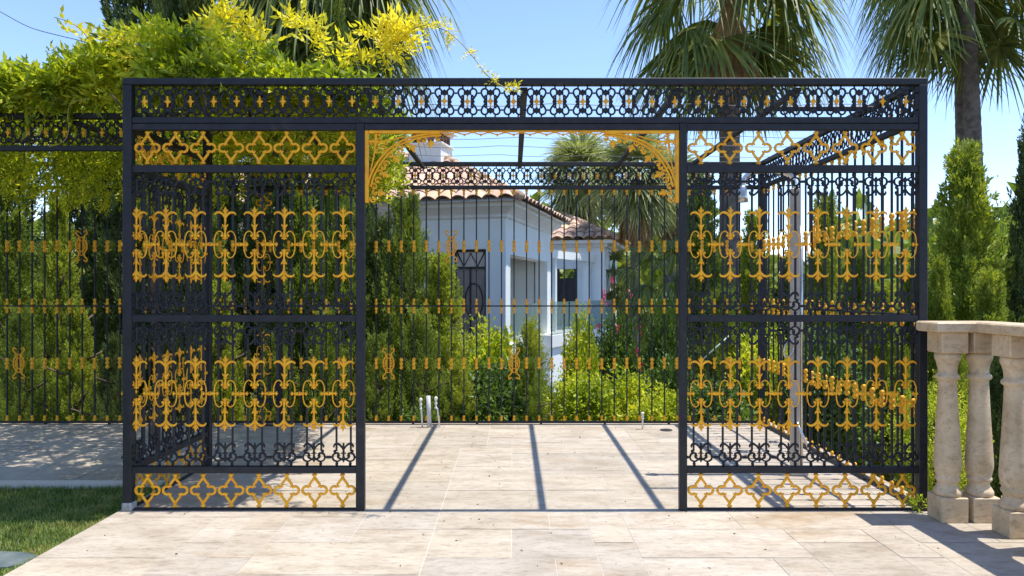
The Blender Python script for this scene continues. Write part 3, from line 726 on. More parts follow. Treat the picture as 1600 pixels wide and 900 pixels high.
hpart('chimney_cap', TRIM, lambda m: (m.box(cx-.42, cx+.42, cy-.42, cy+.42, 4.9905, 5.05), m.add([(cx-.52, cy-.52, 5.0505), (cx+.52, cy-.52, 5.0505), (cx+.52, cy+.52, 5.0505), (cx-.52, cy+.52, 5.0505), (cx, cy, 5.42)], [(0, 1, 4), (1, 2, 4), (2, 3, 4), (3, 0, 4), (3, 2, 1, 0)])), ch)
# loggia and rear wing
def wing(m):
    m.box(-4, .62, 8.0, 8.3, 1.95, 2.62); m.box(.6205, 1.0, 8.0, 8.4, -3, 2.62); m.box(.1, .6195, 8.05, 8.25, FZ, 1.949); m.box(-.9, -.5, 8, 8.3, -3, 1.949); m.box(-4, -.9005, 8, 8.3, -3, 1.949)
    m.box(.72, .99, 8.4005, 9.2, 1.95, 2.62); m.box(.7, .995, 9.2005, 11.5, -3, 2.62); m.box(-.5, .1, 8.0, 8.2, -3, FZ)
hpart('wing_wall', WALLW, wing)
hpart('wing_cornice', TRIM, lambda m: (m.box(-4, 1.1, 7.9, 8.1, 2.6205, 2.72), m.box(-4, 1.3, 7.7, 8.1, 2.7205, 2.82), m.box(.9, 1.1, 8.1005, 11.6, 2.6205, 2.72), m.box(.9, 1.3, 8.1005, 11.7, 2.7205, 2.82)))
e2 = 2.84; E2 = [(1.45, 7.55, e2), (-4.2, 7.55, e2), (-4.2, 11.9, e2), (1.45, 11.9, e2)]; R2 = (-.73, 9.73, 3.85); R3 = (-2.1, 9.73, 3.85)
roof_obj([(E2[1], E2[0], R3, R2), (E2[0], E2[3], R2, R2), (E2[3], E2[2], R2, R3)], [(E2[0], R2), (R2, R3), (E2[3], R2)])
wd_ = hpart('wing_window', DARKF, lambda m: (m.box(-.498, -.44, 8.06, 8.14, FZ, 1.948), m.box(.04, .098, 8.06, 8.14, FZ, 1.948), m.box(-.4395, .0395, 8.06, 8.14, 1.62, 1.66), m.box(-.22, -.17, 8.06, 8.14, FZ, 1.6195), m.tube([(-.43, 8.05, 1.67), (-.25, 8.05, 1.94), (-.1, 8.05, 1.67), (.02, 8.05, 1.94)], .015, 6)))
hpart('pane', PANE, lambda m: m.box(-.4395, .0395, 8.09, 8.1, FZ, 1.6195), wd_)
hpart('loggia_beam', WALLW, lambda m: (m.add([(.02, 4.61, 2.14), (.72, 7.9, 2.14), (.72, 7.9, 2.36), (.02, 4.61, 2.36), (-.2, 4.66, 2.14), (.5, 7.95, 2.14), (.5, 7.95, 2.36), (-.2, 4.66, 2.36)], [(0, 1, 2, 3), (7, 6, 5, 4), (3, 2, 6, 7), (0, 4, 5, 1), (1, 5, 6, 2), (0, 3, 7, 4)])))
hpart('loggia_column', WALLW, lambda m: m.box(-.15, .05, 5.0, 5.2, FZ, 2.139)); hpart('loggia_column', WALLW, lambda m: m.box(.42, .62, 7.4, 7.6, FZ, 2.139))
hpart('terrace_edge', TRIM, lambda m: (m.add([(.3, 3.2, -.15), (1.3, 8.6, -.15), (1.3, 8.6, FZ), (.3, 3.2, FZ), (-.5, 3.3, -.15), (.5, 8.7, -.15), (.5, 8.7, FZ), (-.5, 3.3, FZ)], [(0, 1, 2, 3), (7, 6, 5, 4), (3, 2, 6, 7), (0, 4, 5, 1), (1, 5, 6, 2), (0, 3, 7, 4)]),))
hpart('terrace_wall', WALLW, lambda m: (m.add([(.25, 3.3, -3), (1.25, 8.5, -3), (1.25, 8.5, -.151), (.25, 3.3, -.151), (-.5, 3.4, -3), (.5, 8.6, -3), (.5, 8.6, -.151), (-.5, 3.4, -.151)], [(0, 1, 2, 3), (7, 6, 5, 4), (3, 2, 6, 7), (0, 4, 5, 1), (1, 5, 6, 2), (0, 3, 7, 4)]),))
for k in range(4):
    t0, t1 = k/4+.01, (k+1)/4-.01
    p, q = Vector((.26, 3.25, 0)).lerp(Vector((1.26, 8.5, 0)), t0), Vector((.26, 3.25, 0)).lerp(Vector((1.26, 8.5, 0)), t1)
    hpart('glass_rail', GLASS, lambda m: m.add([(p.x, p.y, FZ+.002), (q.x, q.y, FZ+.002), (q.x, q.y, .98), (p.x, p.y, .98), (p.x-.012, p.y, FZ+.002), (q.x-.012, q.y, FZ+.002), (q.x-.012, q.y, .98), (p.x-.012, p.y, .98)], [(0, 1, 2, 3), (7, 6, 5, 4), (3, 2, 6, 7), (1, 5, 6, 2), (0, 3, 7, 4), (0, 4, 5, 1)]))
hpart('side_glass_rail', GLASS, lambda m: m.box(-.16, -.148, .42, 4.1, FZ+.002, .95))
# low outbuilding on the left
ou = thing('outbuilding', 'low outbuilding with clay tile roof behind the left conifers', 'house', (-6.9, 8.6, 0), math.radians(20))
m = MB(); m.box(-2.2, 1.6, 0, 2.6, -3.2, .72); part('wall', m, WALLW, ou)
e = [(-2.5, -.35, .7), (1.9, -.35, .7), (1.9, 3, .7), (-2.5, 3, .7)]; a_, b_ = (-1.0, 1.3, 1.6), (.3, 1.3, 1.6)
roof_obj([(e[0], e[1], a_, b_), (e[1], e[2], b_, b_), (e[2], e[3], b_, a_), (e[3], e[0], a_, a_)], [(e[1], b_), (a_, b_), (e[0], a_)], ou)
m = MB(); m.add([(-1.2, .15, 1.10), (.3, .15, 1.10), (.3, .95, 1.53), (-1.2, .95, 1.53), (-1.2, .15, 1.07), (.3, .15, 1.07), (.3, .95, 1.50), (-1.2, .95, 1.50)], [(0, 1, 2, 3), (7, 6, 5, 4), (0, 4, 5, 1), (1, 5, 6, 2), (2, 6, 7, 3), (3, 7, 4, 0)]); part('solar_panel', m, SOLAR, ou)

# ------------------------------------------------------------------ foliage
def leaves(pos, d, ln, wd, mat, name, spread=1.0):
    """rhombic leaves: pos base (N,3), d direction, ln/wd arrays"""
    N = len(pos); d = norm(d); r = rng.normal(size=(N, 3)); s = norm(np.cross(d, r)); n_ = np.cross(d, s)
    m = pos+d*(ln*.45)[:, None]; fold = n_*(wd*.35)[:, None]
    V = np.stack([pos, m+s*(wd*.5)[:, None]+fold, pos+d*ln[:, None], m-s*(wd*.5)[:, None]+fold], 1).reshape(-1, 3)
    return np_mesh(name, V, np.arange(4*N).reshape(-1, 4), mat)
def conifer_crown(h, r, nplume, per, mat, lsize=.06, shape=.75, base=.0, upb=1.0, name='crown', ragged=.22):
    t = rng.random(nplume)**1.25; t = base+(1-base)*t; ph = rng.uniform(0, 2*np.pi, nplume)
    nz = 1+ragged*(np.sin(3*ph+7*t*3)+np.sin(5*ph-11*t+2))*.6+rng.normal(0, ragged*.45, nplume)
    tt = (t-base)/(1-base); R = r*np.minimum(1, (1.005-tt)**shape*1.12)*np.minimum(1., (tt*6+.55))*nz
    rad = R*rng.uniform(.55, 1.0, nplume)**.5
    P = np.stack([rad*np.cos(ph), rad*np.sin(ph), t*h], 1)
    od = np.stack([np.cos(ph), np.sin(ph), 0*ph], 1)
    D = norm(od*.75+np.array([0, 0, upb])+rng.normal(0, .25, (nplume, 3)))
    pl = r*.52*(1-.35*tt)*rng.uniform(.5, 1.5, nplume)+.07
    k = per; s = rng.random((nplume, k)); side = rng.normal(0, 1, (nplume, k, 3)); side -= (side*D[:, None]).sum(-1, keepdims=True)*D[:, None]
    pos = P[:, None]+D[:, None]*(s*pl[:, None])[..., None]+norm(side)*((pl*.36)[:, None]*(1.05-s)*rng.random((nplume, k))**.6)[..., None]
    dd = D[:, None]*.9+norm(side)*.55+rng.normal(0, .2, (nplume, k, 3)); N = nplume*k
    return leaves(pos.reshape(-1, 3), dd.reshape(-1, 3), rng.uniform(.6, 1.3, N)*lsize, rng.uniform(.25, .45, N)*lsize, mat, name)
def bush_crown(h, r, ncl, per, mat, lsize=.06, name='crown', flat=1.):
    a = norm(rng.normal(size=(ncl, 3))); rr = rng.uniform(.45, 1.08, ncl)
    P = a*rr[:, None]*np.array([r, r, h*.5])+np.array([0, 0, h*.5])
    q = rng.normal(0, 1, (ncl, per, 3))*(r*.13)
    pos = P[:, None]+q; d = a[:, None]*.6+rng.normal(0, .7, (ncl, per, 3))+np.array([0, 0, .35]); N = ncl*per
    pos = pos.reshape(-1, 3); pos[:, 2] = np.maximum(pos[:, 2], .01)
    return leaves(pos, d.reshape(-1, 3), rng.uniform(.6, 1.3, N)*lsize, rng.uniform(.35, .6, N)*lsize, mat, name)
def trunk_mesh(h, r, mat=BARK, limbs=6, spread=.5, name='trunk'):
    m = MB(); P = [(.03*math.sin(k*1.3)*h*.1, .03*math.cos(k*1.7)*h*.1, h*k/8) for k in range(9)]; m.tube(P, [r*(1-.75*k/8) for k in range(9)], 8)
    for k in range(limbs):
        z = h*(.2+.6*k/limbs); a = k*2.4; l = spread*(1-.6*k/limbs)
        m.tube([(0, 0, z), (l*.5*math.cos(a), l*.5*math.sin(a), z+l*.35), (l*math.cos(a), l*math.sin(a), z+l*.9)], [r*.45, r*.3, r*.12], 6)
    return m.mesh(name, mat)
MESH = {}
def cached(key, fn):
    if key not in MESH: MESH[key] = fn()
    return MESH[key]
def conifer(u, vtop, Z, width, label, kind='thuja', vbase=None, group='conifers behind the fences', rot=None):
    """conifer whose tip is at pixel (u, vtop) at depth Z, width in px"""
    p = at(u, vtop, Z); gz = float(th(p.x, p.y)); h = p.z-gz; r = width*Z/F/2
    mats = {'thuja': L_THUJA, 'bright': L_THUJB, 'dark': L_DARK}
    v = random.randrange(2)
    asp = 'slim' if h/r > 5.2 else 'wide'
    def mk():
        hh_, r_ = (3.2, .5) if asp == 'slim' else (3.0, .8)
        me = conifer_crown(hh_*.9, r_*.85, 620, 66, mats[kind], .052, .80, .01, 1.25, 'crown', .46)
        co = np.empty(len(me.vertices)*3, np.float32); me.vertices.foreach_get('co', co); co = co.reshape(-1, 3)
        return me, float(np.percentile(co[:, 2], 99.93)), float(np.percentile(np.hypot(co[:, 0], co[:, 1]), 97))
    me, mh, mr = cached((kind, asp, v), mk)
    o = thing('conifer_tree', label, 'conifer', (p.x, p.y, gz), rot if rot is not None else rng.uniform(0, 6.28), group)
    put('crown', me, o, (0, 0, 0), (0, 0, 0), (r/mr, r/mr, h/mh))
    put('trunk', cached(('ctr',), lambda: trunk_mesh(3.0, .07)), o, (0, 0, -.02), (0, 0, 0), (1, 1, h*.9/3.0)); return o
def bush(u, vtop, Z, width, label, kind='bush', group='leafy shrubs behind the fences', vbase=None, lsz=.092):
    p = at(u, vtop, Z); gz = float(th(p.x, p.y)) if vbase is None else at(u, vbase, Z).z; h = p.z-gz; r = width*Z/F/2
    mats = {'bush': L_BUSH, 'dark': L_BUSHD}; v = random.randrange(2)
    me = cached(('bush', kind, v, lsz), lambda: bush_crown(1.6, .6, 420, 24 if lsz < .08 else 17, mats[kind], lsz))
    o = thing('shrub', label, 'shrub', (p.x, p.y, gz), rng.uniform(0, 6.28), group)
    put('crown', me, o, (0, 0, 0), (0, 0, 0), (r/.6, r/.6, h/1.6))
    put('trunk', cached(('btr',), lambda: trunk_mesh(1.3, .03, BARK, 7, .4, 'stem')), o, (0, 0, -.02), (0, 0, 0), (r/.6, r/.6, h/1.6)).name = 'stem'
    return o
# conifers, centre opening
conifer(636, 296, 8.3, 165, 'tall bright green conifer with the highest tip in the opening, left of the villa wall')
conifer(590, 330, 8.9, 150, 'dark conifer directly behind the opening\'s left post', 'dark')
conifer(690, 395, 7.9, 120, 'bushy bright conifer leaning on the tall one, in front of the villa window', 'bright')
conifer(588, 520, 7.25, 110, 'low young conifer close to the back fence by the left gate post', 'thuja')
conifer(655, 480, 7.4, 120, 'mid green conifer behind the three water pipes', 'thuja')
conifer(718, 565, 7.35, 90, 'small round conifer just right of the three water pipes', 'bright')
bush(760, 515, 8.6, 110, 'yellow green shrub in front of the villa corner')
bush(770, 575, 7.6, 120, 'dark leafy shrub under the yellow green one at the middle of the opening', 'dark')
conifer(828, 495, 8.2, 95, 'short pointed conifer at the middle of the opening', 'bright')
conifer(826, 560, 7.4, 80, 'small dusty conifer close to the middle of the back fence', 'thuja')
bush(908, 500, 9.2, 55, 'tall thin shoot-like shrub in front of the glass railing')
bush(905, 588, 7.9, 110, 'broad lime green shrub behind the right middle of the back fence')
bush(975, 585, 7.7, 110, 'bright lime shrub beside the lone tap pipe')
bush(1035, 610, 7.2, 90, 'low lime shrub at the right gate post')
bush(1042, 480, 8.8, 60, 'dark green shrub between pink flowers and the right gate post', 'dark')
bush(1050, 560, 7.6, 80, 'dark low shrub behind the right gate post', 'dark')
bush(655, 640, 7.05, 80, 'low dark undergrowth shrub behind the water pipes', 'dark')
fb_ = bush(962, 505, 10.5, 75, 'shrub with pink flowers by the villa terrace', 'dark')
a = norm(rng.normal(size=(45, 3))); P = a*np.array([.62, .62, .85])+np.array([0, 0, .95]); P = np.repeat(P, 7, 0)+rng.normal(0, .02, (315, 3))
put('blossom', leaves(P, rng.normal(size=(315, 3)), np.full(315, .05), np.full(315, .04), L_FLOWER, 'blossom'), fb_, (0, 0, .0), (0, 0, 0), (.6, .6, 1.25))
# left of the opening
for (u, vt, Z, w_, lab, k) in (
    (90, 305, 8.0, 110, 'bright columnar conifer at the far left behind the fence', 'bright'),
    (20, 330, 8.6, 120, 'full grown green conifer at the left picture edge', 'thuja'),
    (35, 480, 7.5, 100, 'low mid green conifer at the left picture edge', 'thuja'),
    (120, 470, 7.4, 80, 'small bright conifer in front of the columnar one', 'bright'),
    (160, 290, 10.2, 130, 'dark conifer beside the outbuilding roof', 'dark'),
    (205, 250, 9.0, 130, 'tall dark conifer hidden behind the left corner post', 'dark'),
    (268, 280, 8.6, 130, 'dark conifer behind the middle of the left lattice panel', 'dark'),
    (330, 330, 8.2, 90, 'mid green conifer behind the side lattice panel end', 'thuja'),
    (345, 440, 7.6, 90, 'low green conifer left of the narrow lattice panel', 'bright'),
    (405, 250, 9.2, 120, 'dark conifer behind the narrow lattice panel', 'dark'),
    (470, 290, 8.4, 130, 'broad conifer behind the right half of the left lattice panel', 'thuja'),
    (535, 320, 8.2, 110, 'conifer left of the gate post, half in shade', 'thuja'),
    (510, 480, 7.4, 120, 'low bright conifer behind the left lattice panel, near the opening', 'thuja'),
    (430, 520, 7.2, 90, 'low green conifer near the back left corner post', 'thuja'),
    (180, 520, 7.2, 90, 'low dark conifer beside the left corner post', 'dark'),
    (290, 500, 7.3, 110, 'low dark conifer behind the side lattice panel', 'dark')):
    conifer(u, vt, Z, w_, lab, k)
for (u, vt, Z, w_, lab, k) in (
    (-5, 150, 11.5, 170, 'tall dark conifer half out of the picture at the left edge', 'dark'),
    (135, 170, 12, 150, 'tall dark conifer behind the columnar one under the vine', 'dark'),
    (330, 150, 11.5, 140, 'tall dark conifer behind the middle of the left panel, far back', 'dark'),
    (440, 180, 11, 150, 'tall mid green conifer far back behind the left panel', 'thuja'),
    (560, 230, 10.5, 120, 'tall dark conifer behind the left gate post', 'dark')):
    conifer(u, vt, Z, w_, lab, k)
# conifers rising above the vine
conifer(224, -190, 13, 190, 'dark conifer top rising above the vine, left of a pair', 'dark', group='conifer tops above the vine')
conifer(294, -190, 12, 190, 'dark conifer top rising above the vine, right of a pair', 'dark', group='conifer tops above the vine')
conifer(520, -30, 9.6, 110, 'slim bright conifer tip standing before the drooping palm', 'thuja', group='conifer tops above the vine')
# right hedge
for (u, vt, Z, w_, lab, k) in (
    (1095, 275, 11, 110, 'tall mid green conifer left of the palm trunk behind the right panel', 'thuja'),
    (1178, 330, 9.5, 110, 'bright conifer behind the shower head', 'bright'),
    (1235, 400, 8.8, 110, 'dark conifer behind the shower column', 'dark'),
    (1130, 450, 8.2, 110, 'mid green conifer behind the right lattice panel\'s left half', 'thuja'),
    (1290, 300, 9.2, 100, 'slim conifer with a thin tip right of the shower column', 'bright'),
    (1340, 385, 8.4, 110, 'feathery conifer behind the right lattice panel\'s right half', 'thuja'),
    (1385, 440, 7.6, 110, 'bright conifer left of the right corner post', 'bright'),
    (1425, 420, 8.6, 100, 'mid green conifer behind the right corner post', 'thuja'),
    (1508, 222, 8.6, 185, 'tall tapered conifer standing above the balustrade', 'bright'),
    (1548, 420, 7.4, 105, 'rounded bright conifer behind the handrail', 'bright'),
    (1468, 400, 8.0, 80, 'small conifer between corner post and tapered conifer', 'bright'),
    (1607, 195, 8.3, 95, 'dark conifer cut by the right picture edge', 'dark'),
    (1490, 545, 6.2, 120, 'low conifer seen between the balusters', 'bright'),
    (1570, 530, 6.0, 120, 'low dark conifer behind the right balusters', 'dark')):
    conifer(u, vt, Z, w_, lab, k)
bush(1120, 600, 7.2, 110, 'low dark shrub behind the right lattice panel by the fence', 'dark')
bush(1200, 520, 7.8, 110, 'leafy green shrub behind the shower column')
bush(1290, 530, 7.3, 120, 'dark leafy shrub right of the shower column', 'dark')
bush(1560, 345, 13, 110, 'pale broad leaved tree behind the tapered conifer', 'bush', lsz=.035)
bush(1460, 600, 5.6, 120, 'low leafy shrub at the foot of the right corner post', 'bush', lsz=.05)
o = thing('weed', 'small green weed at the foot of the right corner post', 'weed', (2.29, -.05, 0.002))
put('leaves', bush_crown(.09, .05, 24, 4, L_BUSH, .028, 'leaves'), o)
put('stem', trunk_mesh(.09, .004, BARK, 4, .04, 'stem'), o)
m = MB(); m.tube([at(1093, 566, 6.9), at(1142, 522, 6.95)], .007, 6); part('garden_stake', m, paint('pale_green_stake', (.35, .45, .38), (.45, .55, .47), 9, .5))
tag(bpy.data.objects['garden_stake'], 'thin pale green stake leaning in the hedge behind the right panel', 'stake')
# far woods
N = 26000
ang = rng.uniform(-1.0, 1.0, N); dist = rng.uniform(32, 60, N)
base = np.stack([np.sin(ang)*dist, np.cos(ang)*dist-D0, 0*ang], 1)
hz = (2.8+1.2*np.sin(ang*13)+1.0*np.sin(ang*29+1)+.6*np.sin(ang*61))*.9+1.2
base[:, 2] = -4+rng.random(N)**.8*(hz+4.2)
wd_o = stuff(put('woods', leaves(base, rng.normal(size=(N, 3))+np.array([0, 0, .6]), rng.uniform(.7, 1.5, N), rng.uniform(.4, .8, N), L_THUJA, 'woods')))
tag(wd_o, 'distant green woodland beyond the gardens', 'woods')

# ------------------------------------------------------------------ palms
def palm_fronds(fronds, mat, name, nseg=38):
    """fronds: (origin, az, el, petiole, blade length, droop)"""
    Vs = []; Qs = []; o = 0
    for (O, az, el, pl, bl, dr) in fronds:
        O = np.array(O); d = np.array([math.cos(az)*math.cos(el), math.sin(az)*math.cos(el), math.sin(el)])
        side = norm(np.array([-math.sin(az), math.cos(az), 0])); nn = np.cross(side, d)
        hub = O+d*pl+np.array([0, 0, -.12*pl*math.cos(el)])
        # petiole
        q = np.array([O+side*.03, O-side*.03, hub-side*.014, hub+side*.014]); Vs.append(q); Qs.append(np.arange(4)[None]+o); o += 4
        sw = 1.75 if el > -1.4 else .42
        a = np.linspace(-sw, sw, nseg)+rng.normal(0, .04, nseg)
        ds = np.cos(a)[:, None]*d+np.sin(a)[:, None]*side+nn*(.18*np.abs(np.sin(a)))[:, None]
        L_ = bl*(.62+.38*np.cos(a*.6))*rng.uniform(.88, 1.08, nseg)
        wv = norm(np.cross(ds, nn+rng.normal(0, .25, (nseg, 3)))); S = np.array([0, .3, .58, .8, 1.0]); W = np.array([.008, .017, .014, .008, .0012])*bl/.8
        P = hub+ds[:, None]*(L_[:, None]*S)[..., None]; P[..., 2] -= dr*(L_[:, None]*S**2.4)*rng.uniform(.7, 1.2, (nseg, 1))
        # shorten horizontally at the drooping end
        A = P+wv[:, None]*W[None, :, None]; B = P-wv[:, None]*W[None, :, None]
        Vv = np.stack([A, B], 2).reshape(nseg, -1, 3); n_ = 10
        Vs.append(Vv.reshape(-1, 3))
        b0 = (np.arange(nseg)*n_)[:, None, None]+o; k = (np.arange(4)*2)[None, :, None]
        Qs.append((b0+k+np.array([0, 1, 3, 2])).reshape(-1, 4)); o += nseg*n_
    return np_mesh(name, np.concatenate(Vs), np.concatenate(Qs), mat)
def palm_trunk(h, r, lean=(0, 0)):
    m = MB(); P = []; R = []; n = int(h/.09)
    for k in range(n+1):
        t = k/n; P.append((lean[0]*t*t, lean[1]*t*t, h*t)); R.append(r*(1.25-.35*min(1, t*4))*(1+.03*(k % 2))*(1+.015*math.sin(k*2.1)))
    m.tube(P, R, 14); return m.mesh('trunk', TRUNK)
def palm(u, v, Z, blade, ng, label, r=.2, lean=0., nd=0, elr=(-1.3, 1.25), mat=L_PALM, dead=(), pet=.8, deadmat=L_DEAD, gap=0., drp=1.):
    p = at(u, v, Z); gz = float(th(p.x-lean, p.y)); h = p.z-gz
    o = thing('palm_tree', label, 'palm', (p.x-lean, p.y, gz), 0, 'fan palms')
    put('trunk', palm_trunk(h, r, (lean, 0)), o)
    fr = []
    for k in range(ng):
        el = elr[0]+(elr[1]-elr[0])*((k+.5)/ng); az = k*2.399+rng.uniform(-.2, .2)
        if gap and el < .15 and abs((az+math.pi/2+math.pi) % (2*math.pi)-math.pi) < gap: continue
        fr.append(((lean, 0, h-.3+.35*(el/1.4)), az, el+rng.uniform(-.12, .12), pet*rng.uniform(.8, 1.15), blade*rng.uniform(.85, 1.15), drp*(.32+.75*math.cos(el)) if el > -.5 else .25))
    put('crown', palm_fronds(fr, mat, 'crown'), o)
    if nd or dead:
        fr = []
        for k in range(nd):
            a_ = k*2.399+.5; fr.append(((lean+.32*math.cos(a_), .32*math.sin(a_), h-.45-.75*rng.random()), a_, -1.42-.1*rng.random(), .35*rng.uniform(.7, 1.3), blade*rng.uniform(.8, 1.05), .2))
        for (ox, oy, dz, az) in dead: fr.append(((lean+ox, oy, h-dz), az, -1.5, .25, blade*.95, .0))
        put('dead_fronds', palm_fronds(fr, deadmat, 'dead_fronds', 22), o)
    # flower stalks / fruit strands
    return o
palm(1140, -40, 12.5, 1.3, 38, 'big fan palm with thick trunk and one brown hanging frond behind the right panel', .19, 0, 0, (-1.25, 1.2), dead=((-.24, -.66, .62, -1.7), (-.30, -.62, .72, -1.5), (-.14, -.66, .68, -1.9), (-.2, -.7, .5, -1.6), (-.08, -.6, .78, -1.5), (-.22, -.6, .95, -1.6)), pet=1.0, gap=.55)
palm(1497, -105, 15.5, 1.3, 30, 'left of two close fan palms at the right, dark drooping crown', .145, -.15, 0, (-1.1, 1.2), pet=1.05, gap=.6)
palm(1505, -62, 14.2, 1.3, 36, 'right of two close fan palms at the right, leaning trunk', .16, -.36, 0, (-1.1, 1.2), pet=1.1, gap=.7)
palm(505, -85, 11.2, 1.35, 52, 'drooping fan palm crown above the vine', .2, 0, 0, (-1.45, 1.0), pet=.85)
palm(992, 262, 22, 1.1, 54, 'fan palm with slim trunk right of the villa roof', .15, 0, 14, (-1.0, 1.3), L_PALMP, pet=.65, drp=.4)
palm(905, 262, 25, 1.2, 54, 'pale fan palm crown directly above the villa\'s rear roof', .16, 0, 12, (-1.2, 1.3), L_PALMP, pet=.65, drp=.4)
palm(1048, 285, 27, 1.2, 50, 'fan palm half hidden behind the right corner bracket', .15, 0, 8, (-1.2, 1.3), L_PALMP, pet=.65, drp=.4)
palm(1046, 430, 13, .55, 26, 'small fan palm half hidden by the right gate post', .12, 0, 0, (-.9, 1.2), L_PALM, pet=.6)
palm(955, 425, 24, .9, 26, 'short dark fan palm in front of the slim palm beside the villa', .12, 0, 0, (-.9, 1.2), L_PALM, pet=.6)

# ------------------------------------------------------------------ vine on the roof
vine = thing('climbing_vine', 'sprawling yellow green climbing vine covering the left roof of the pavilion', 'vine', (-3.0, 1.9, 0))
V0 = np.array([3.0, -1.9, 0])
def topz(x, y):
    # crest of the vine mass above the roof bars
    b = 2.54+.13*np.sin(x*2.3+1)+.10*np.sin(x*5.1+y*2)+.08*np.sin(y*3.3+x*3)
    return b+.10*np.exp(-((x+1.75)/.5)**2)+np.where(x < -2.3, .16+.06*np.sin(x*4.1+y*3), 0)
def compound(pos, d, size, mat, name, nl=11, droop=.35):
    N = len(pos); d = norm(d); r = rng.normal(size=(N, 3)); s = norm(np.cross(d, r)); nrm = np.cross(d, s)
    A = []; B = []; Ls = []
    for k in range(nl):
        t = (k//2+1)/(nl//2+1) if k < nl-1 else 1.0
        p = pos+d*(size*t)[:, None]; p[:, 2] -= droop*size*t*t
        sg = 0 if k == nl-1 else (1 if k % 2 else -1)
        dd = d*(.75 if sg else 1)+s*(.85*sg)+nrm*.15+rng.normal(0, .13, (N, 3)); dd[:, 2] -= droop*t
        A.append(p); B.append(dd); Ls.append(size*(.40 if sg else .45)*(1-.25*abs(t-.5)))
    A, B, Ls = np.concatenate(A), np.concatenate(B), np.concatenate(Ls)
    return leaves(A, B, Ls*rng.uniform(.8, 1.2, len(Ls)), Ls*.34, mat, name)
N = 15500
x = rng.uniform(-6.5, -.78, N); y = rng.uniform(.18, 2.75, N)
xe = -.78-.5*((y-.2)/2.5)**2; x = np.minimum(x, xe-rng.random(N)*.3)
zt_ = topz(x, y); side = rng.random(N)
z = np.where(side < .68, zt_-rng.random(N)**2*.22, 2.43+rng.random(N)*(zt_-2.43))
y = np.where(side > .84, np.where(x < -2.25, .45, .14)+rng.random(N)*.35, y)
y = np.where(x < -2.2, np.maximum(y, .62+.3*rng.random(N)), y); z = np.where((x < -2.2) & (y < 1.15), np.maximum(z, 2.53+.1*rng.random(N)), z)
kp = ~((x < -2.3) & (y > 1.1) & (rng.random(N) < .5)); x, y, z = x[kp], y[kp], z[kp]; N = len(x)
pos = np.stack([x, y, z], 1)+V0
d = rng.normal(0, .6, (N, 3))+np.array([0, -.35, .75])
put('foliage', compound(pos, d, rng.uniform(.12, .20, N), L_VINE, 'foliage'), vine)
# hanging foliage below the roof on the left and over the friezes
N = 1700
x = np.where(rng.random(N) < .85, rng.uniform(-6.4, -2.3, N), rng.uniform(-2.2, -1.0, N)); y = rng.uniform(1.15, 2.6, N); z = 2.42-rng.random(N)**1.8*np.where(x < -2.3, .36, .1)
put('hanging_foliage', compound(np.stack([x, y, z], 1)+V0, rng.normal(0, .6, (N, 3))+np.array([0, -.3, -.5]), rng.uniform(.09, .16, N), L_VINE, 'hanging_foliage'), vine)
# young shoots
S = []
for u, v, Zz, n in ((345, 50, 4.7, 26), (360, 40, 4.75, 20), (330, 65, 4.6, 18), (395, 60, 4.7, 16), (460, 42, 4.9, 10), (475, 50, 4.9, 8), (490, 65, 4.7, 10), (500, 70, 4.7, 8), (400, 85, 4.5, 12), (320, 80, 4.5, 10),
                  (600, 78, 4.5, 20), (620, 62, 4.5, 22), (632, 72, 4.5, 16), (590, 70, 4.5, 10), (220, 85, 4.6, 10), (228, 105, 4.5, 8), (140, 75, 4.8, 6), (125, 65, 4.8, 5), (190, 80, 4.7, 8), (560, 100, 4.5, 10), (530, 95, 4.5, 8)):
    c = at(u, v, Zz)
    for k in range(n): S.append((c.x+rng.normal(0, .035), c.y+rng.normal(0, .05), c.z+rng.normal(0, .03)))
S = np.array(S)+V0
put('young_shoots', compound(S, rng.normal(0, .5, S.shape)+np.array([0, -.2, .7]), rng.uniform(.11, .19, len(S)), L_YOUNG, 'young_shoots', 7, .2), vine)
run = [at(u, v, Zz) for u, v, Zz in ((612, 88, 4.55), (632, 55, 4.45), (660, 40, 4.35), (690, 45, 4.25), (715, 62, 4.18), (740, 90, 4.1), (762, 118, 4.05), (790, 138, 4.03), (802, 142, 4.02))]
run = smooth_path(run, 5); rm = MB(); rm.tube([p+Vector(V0) for p in run], .0028, 5)
part('runner_stem', rm, paint('green_stem', (.25, .22, .04), (.35, .30, .06), 9, .6), vine)
P = []; Dn = []
for i, p in enumerate(run):
    t = i/len(run)
    if i % (3 if t < .5 else 4): continue
    for k in range(9 if t < .62 else 6): P.append(np.array(p)+rng.normal(0, .008, 3)+V0); Dn.append(rng.normal(0, .7, 3)+np.array([.2, -.2, .4]))
P = np.array(P)
put('runner_leaves', compound(P, np.array(Dn), rng.uniform(.05, .08, len(P))*np.where(np.arange(len(P)) < len(P)*.6, 1.2, .8), L_YOUNG, 'runner_leaves', 7, .2), vine)
def thin(pts, r, name, mat):
    m = MB(); m.tube([p+Vector(V0) for p in smooth_path(pts, 5)], r, 5); part(name, m, mat, vine)
YS = bpy.data.materials['green_stem']
thin([at(u, v, 4.55) for u, v in ((140, 155), (112, 160), (106, 180), (107, 205), (98, 222), (78, 229), (80, 226))], .0025, 'tendril', YS)
thin([at(u, v, 4.7) for u, v in ((0, 18), (45, 42), (90, 55), (130, 65), (165, 80))], .0025, 'tendril', BARK)
thin([at(u, v, 4.7) for u, v in ((85, 27), (110, 35), (128, 48), (138, 62))], .002, 'tendril', BARK)
st = MB()
P = smooth_path([(.0, 0, -.02), (.03, .02, .6), (-.02, 0, 1.3), (.04, -.03, 1.9), (-.02, -.1, 2.36)], 5); st.tube(P, lerp_r([.035, .028, .026, .024, .022], len(P)), 8)
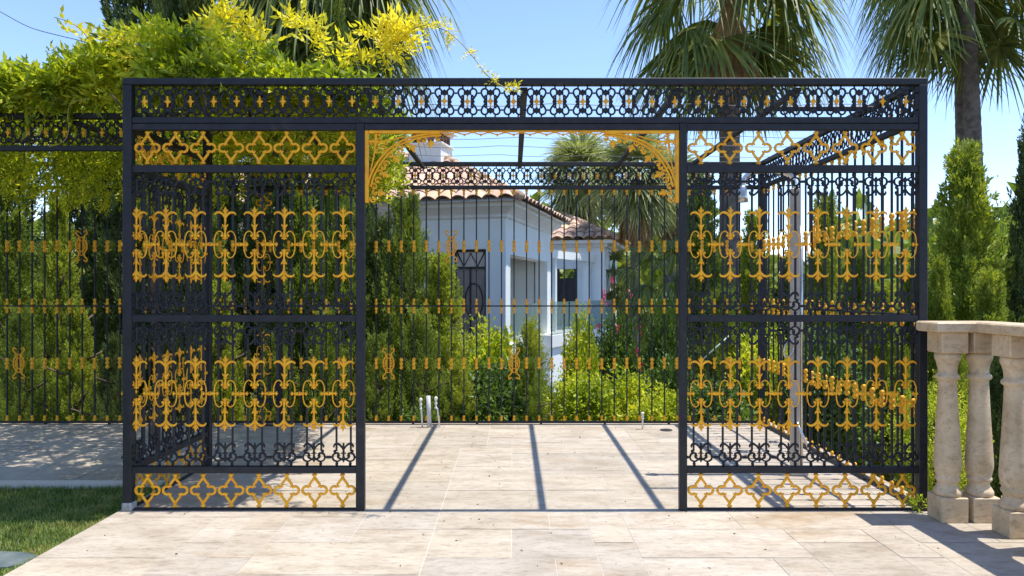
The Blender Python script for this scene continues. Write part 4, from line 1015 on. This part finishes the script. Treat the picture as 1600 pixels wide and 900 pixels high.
for k in range(14):
    a = k*2.399; P = smooth_path([(0, -.1, 2.36), (1.2*math.cos(a)*.4, .5*math.sin(a)*.5-.2, 2.45), (1.9*math.cos(a), .9*math.sin(a)-.3, 2.48+.1*math.sin(k))], 4); st.tube(P, lerp_r([.02, .014, .006], len(P)), 6)
part('stem', st, BARK, vine)
for k in range(26):
    x_ = rng.uniform(-2.1, -1.25); P = [(x_, rng.uniform(.3, 1.6), 2.5)]
    for q in range(4): P.append((min(P[-1][0]+rng.normal(0, .14), -.95), P[-1][1]+rng.normal(0, .12), 2.5+rng.uniform(-.28, .06)))
    thin([Vector(p) for p in P], rng.uniform(.003, .008), 'dry_stem', BARK)
# pods hanging below the vine
PODM = paint('olive_pod', (.16, .16, .03), (.24, .22, .05), 9, .6)
for u, v in ((38, 258), (85, 275), (75, 265), (222, 290), (480, 140), (45, 240)):
    c = at(u, v, 5.4)+Vector(V0); pd = MB(); pd.tube([c+Vector((0, 0, k*.03)) for k in (0, .4, 1.2, 2.4, 3.4, 4)], [.001, .008, .010, .007, .006, .001], 6, .4); part('seed_pod', pd, PODM, vine)
# tree whose bough shades the lawn (trunk left of the picture)
tr = thing('shade_tree', 'broad tree over the lawn on the left, its shade falls on the grass', 'tree', (-4.6, -1.2, -.07))
cr = bush_crown(1.6, 1.15, 210, 24, L_THUJA, .085)
put('crown', cr, tr, (2.72, 1.32, 3.9), (0, 0, 0), (.85, .42, .8))
m = MB(); P = smooth_path([(0, 0, 0), (.1, .05, 1.6), (.5, .2, 3.0), (1.5, .8, 4.1), (2.7, 1.2, 4.6)], 5); m.tube(P, lerp_r([.16, .13, .1, .07, .03], len(P)), 10); part('trunk', m, BARK, tr)

# dry crumbs on the paving
N = 260
p = np.stack([rng.uniform(-2.1, 2.3, N), rng.uniform(-2.2, 2.5, N), rng.uniform(.003, .006, N)], 1)
d = rng.normal(size=(N, 3)); d[:, 2] *= .15
lt = stuff(put('leaf_litter', leaves(p, d, rng.uniform(.006, .022, N), rng.uniform(.004, .010, N), paint('dry_leaf', (.05, .03, .018), (.14, .085, .045), 30, .9), 'leaf_litter')))
tag(lt, 'tiny dry leaf crumbs scattered over the pale paving', 'leaf litter')
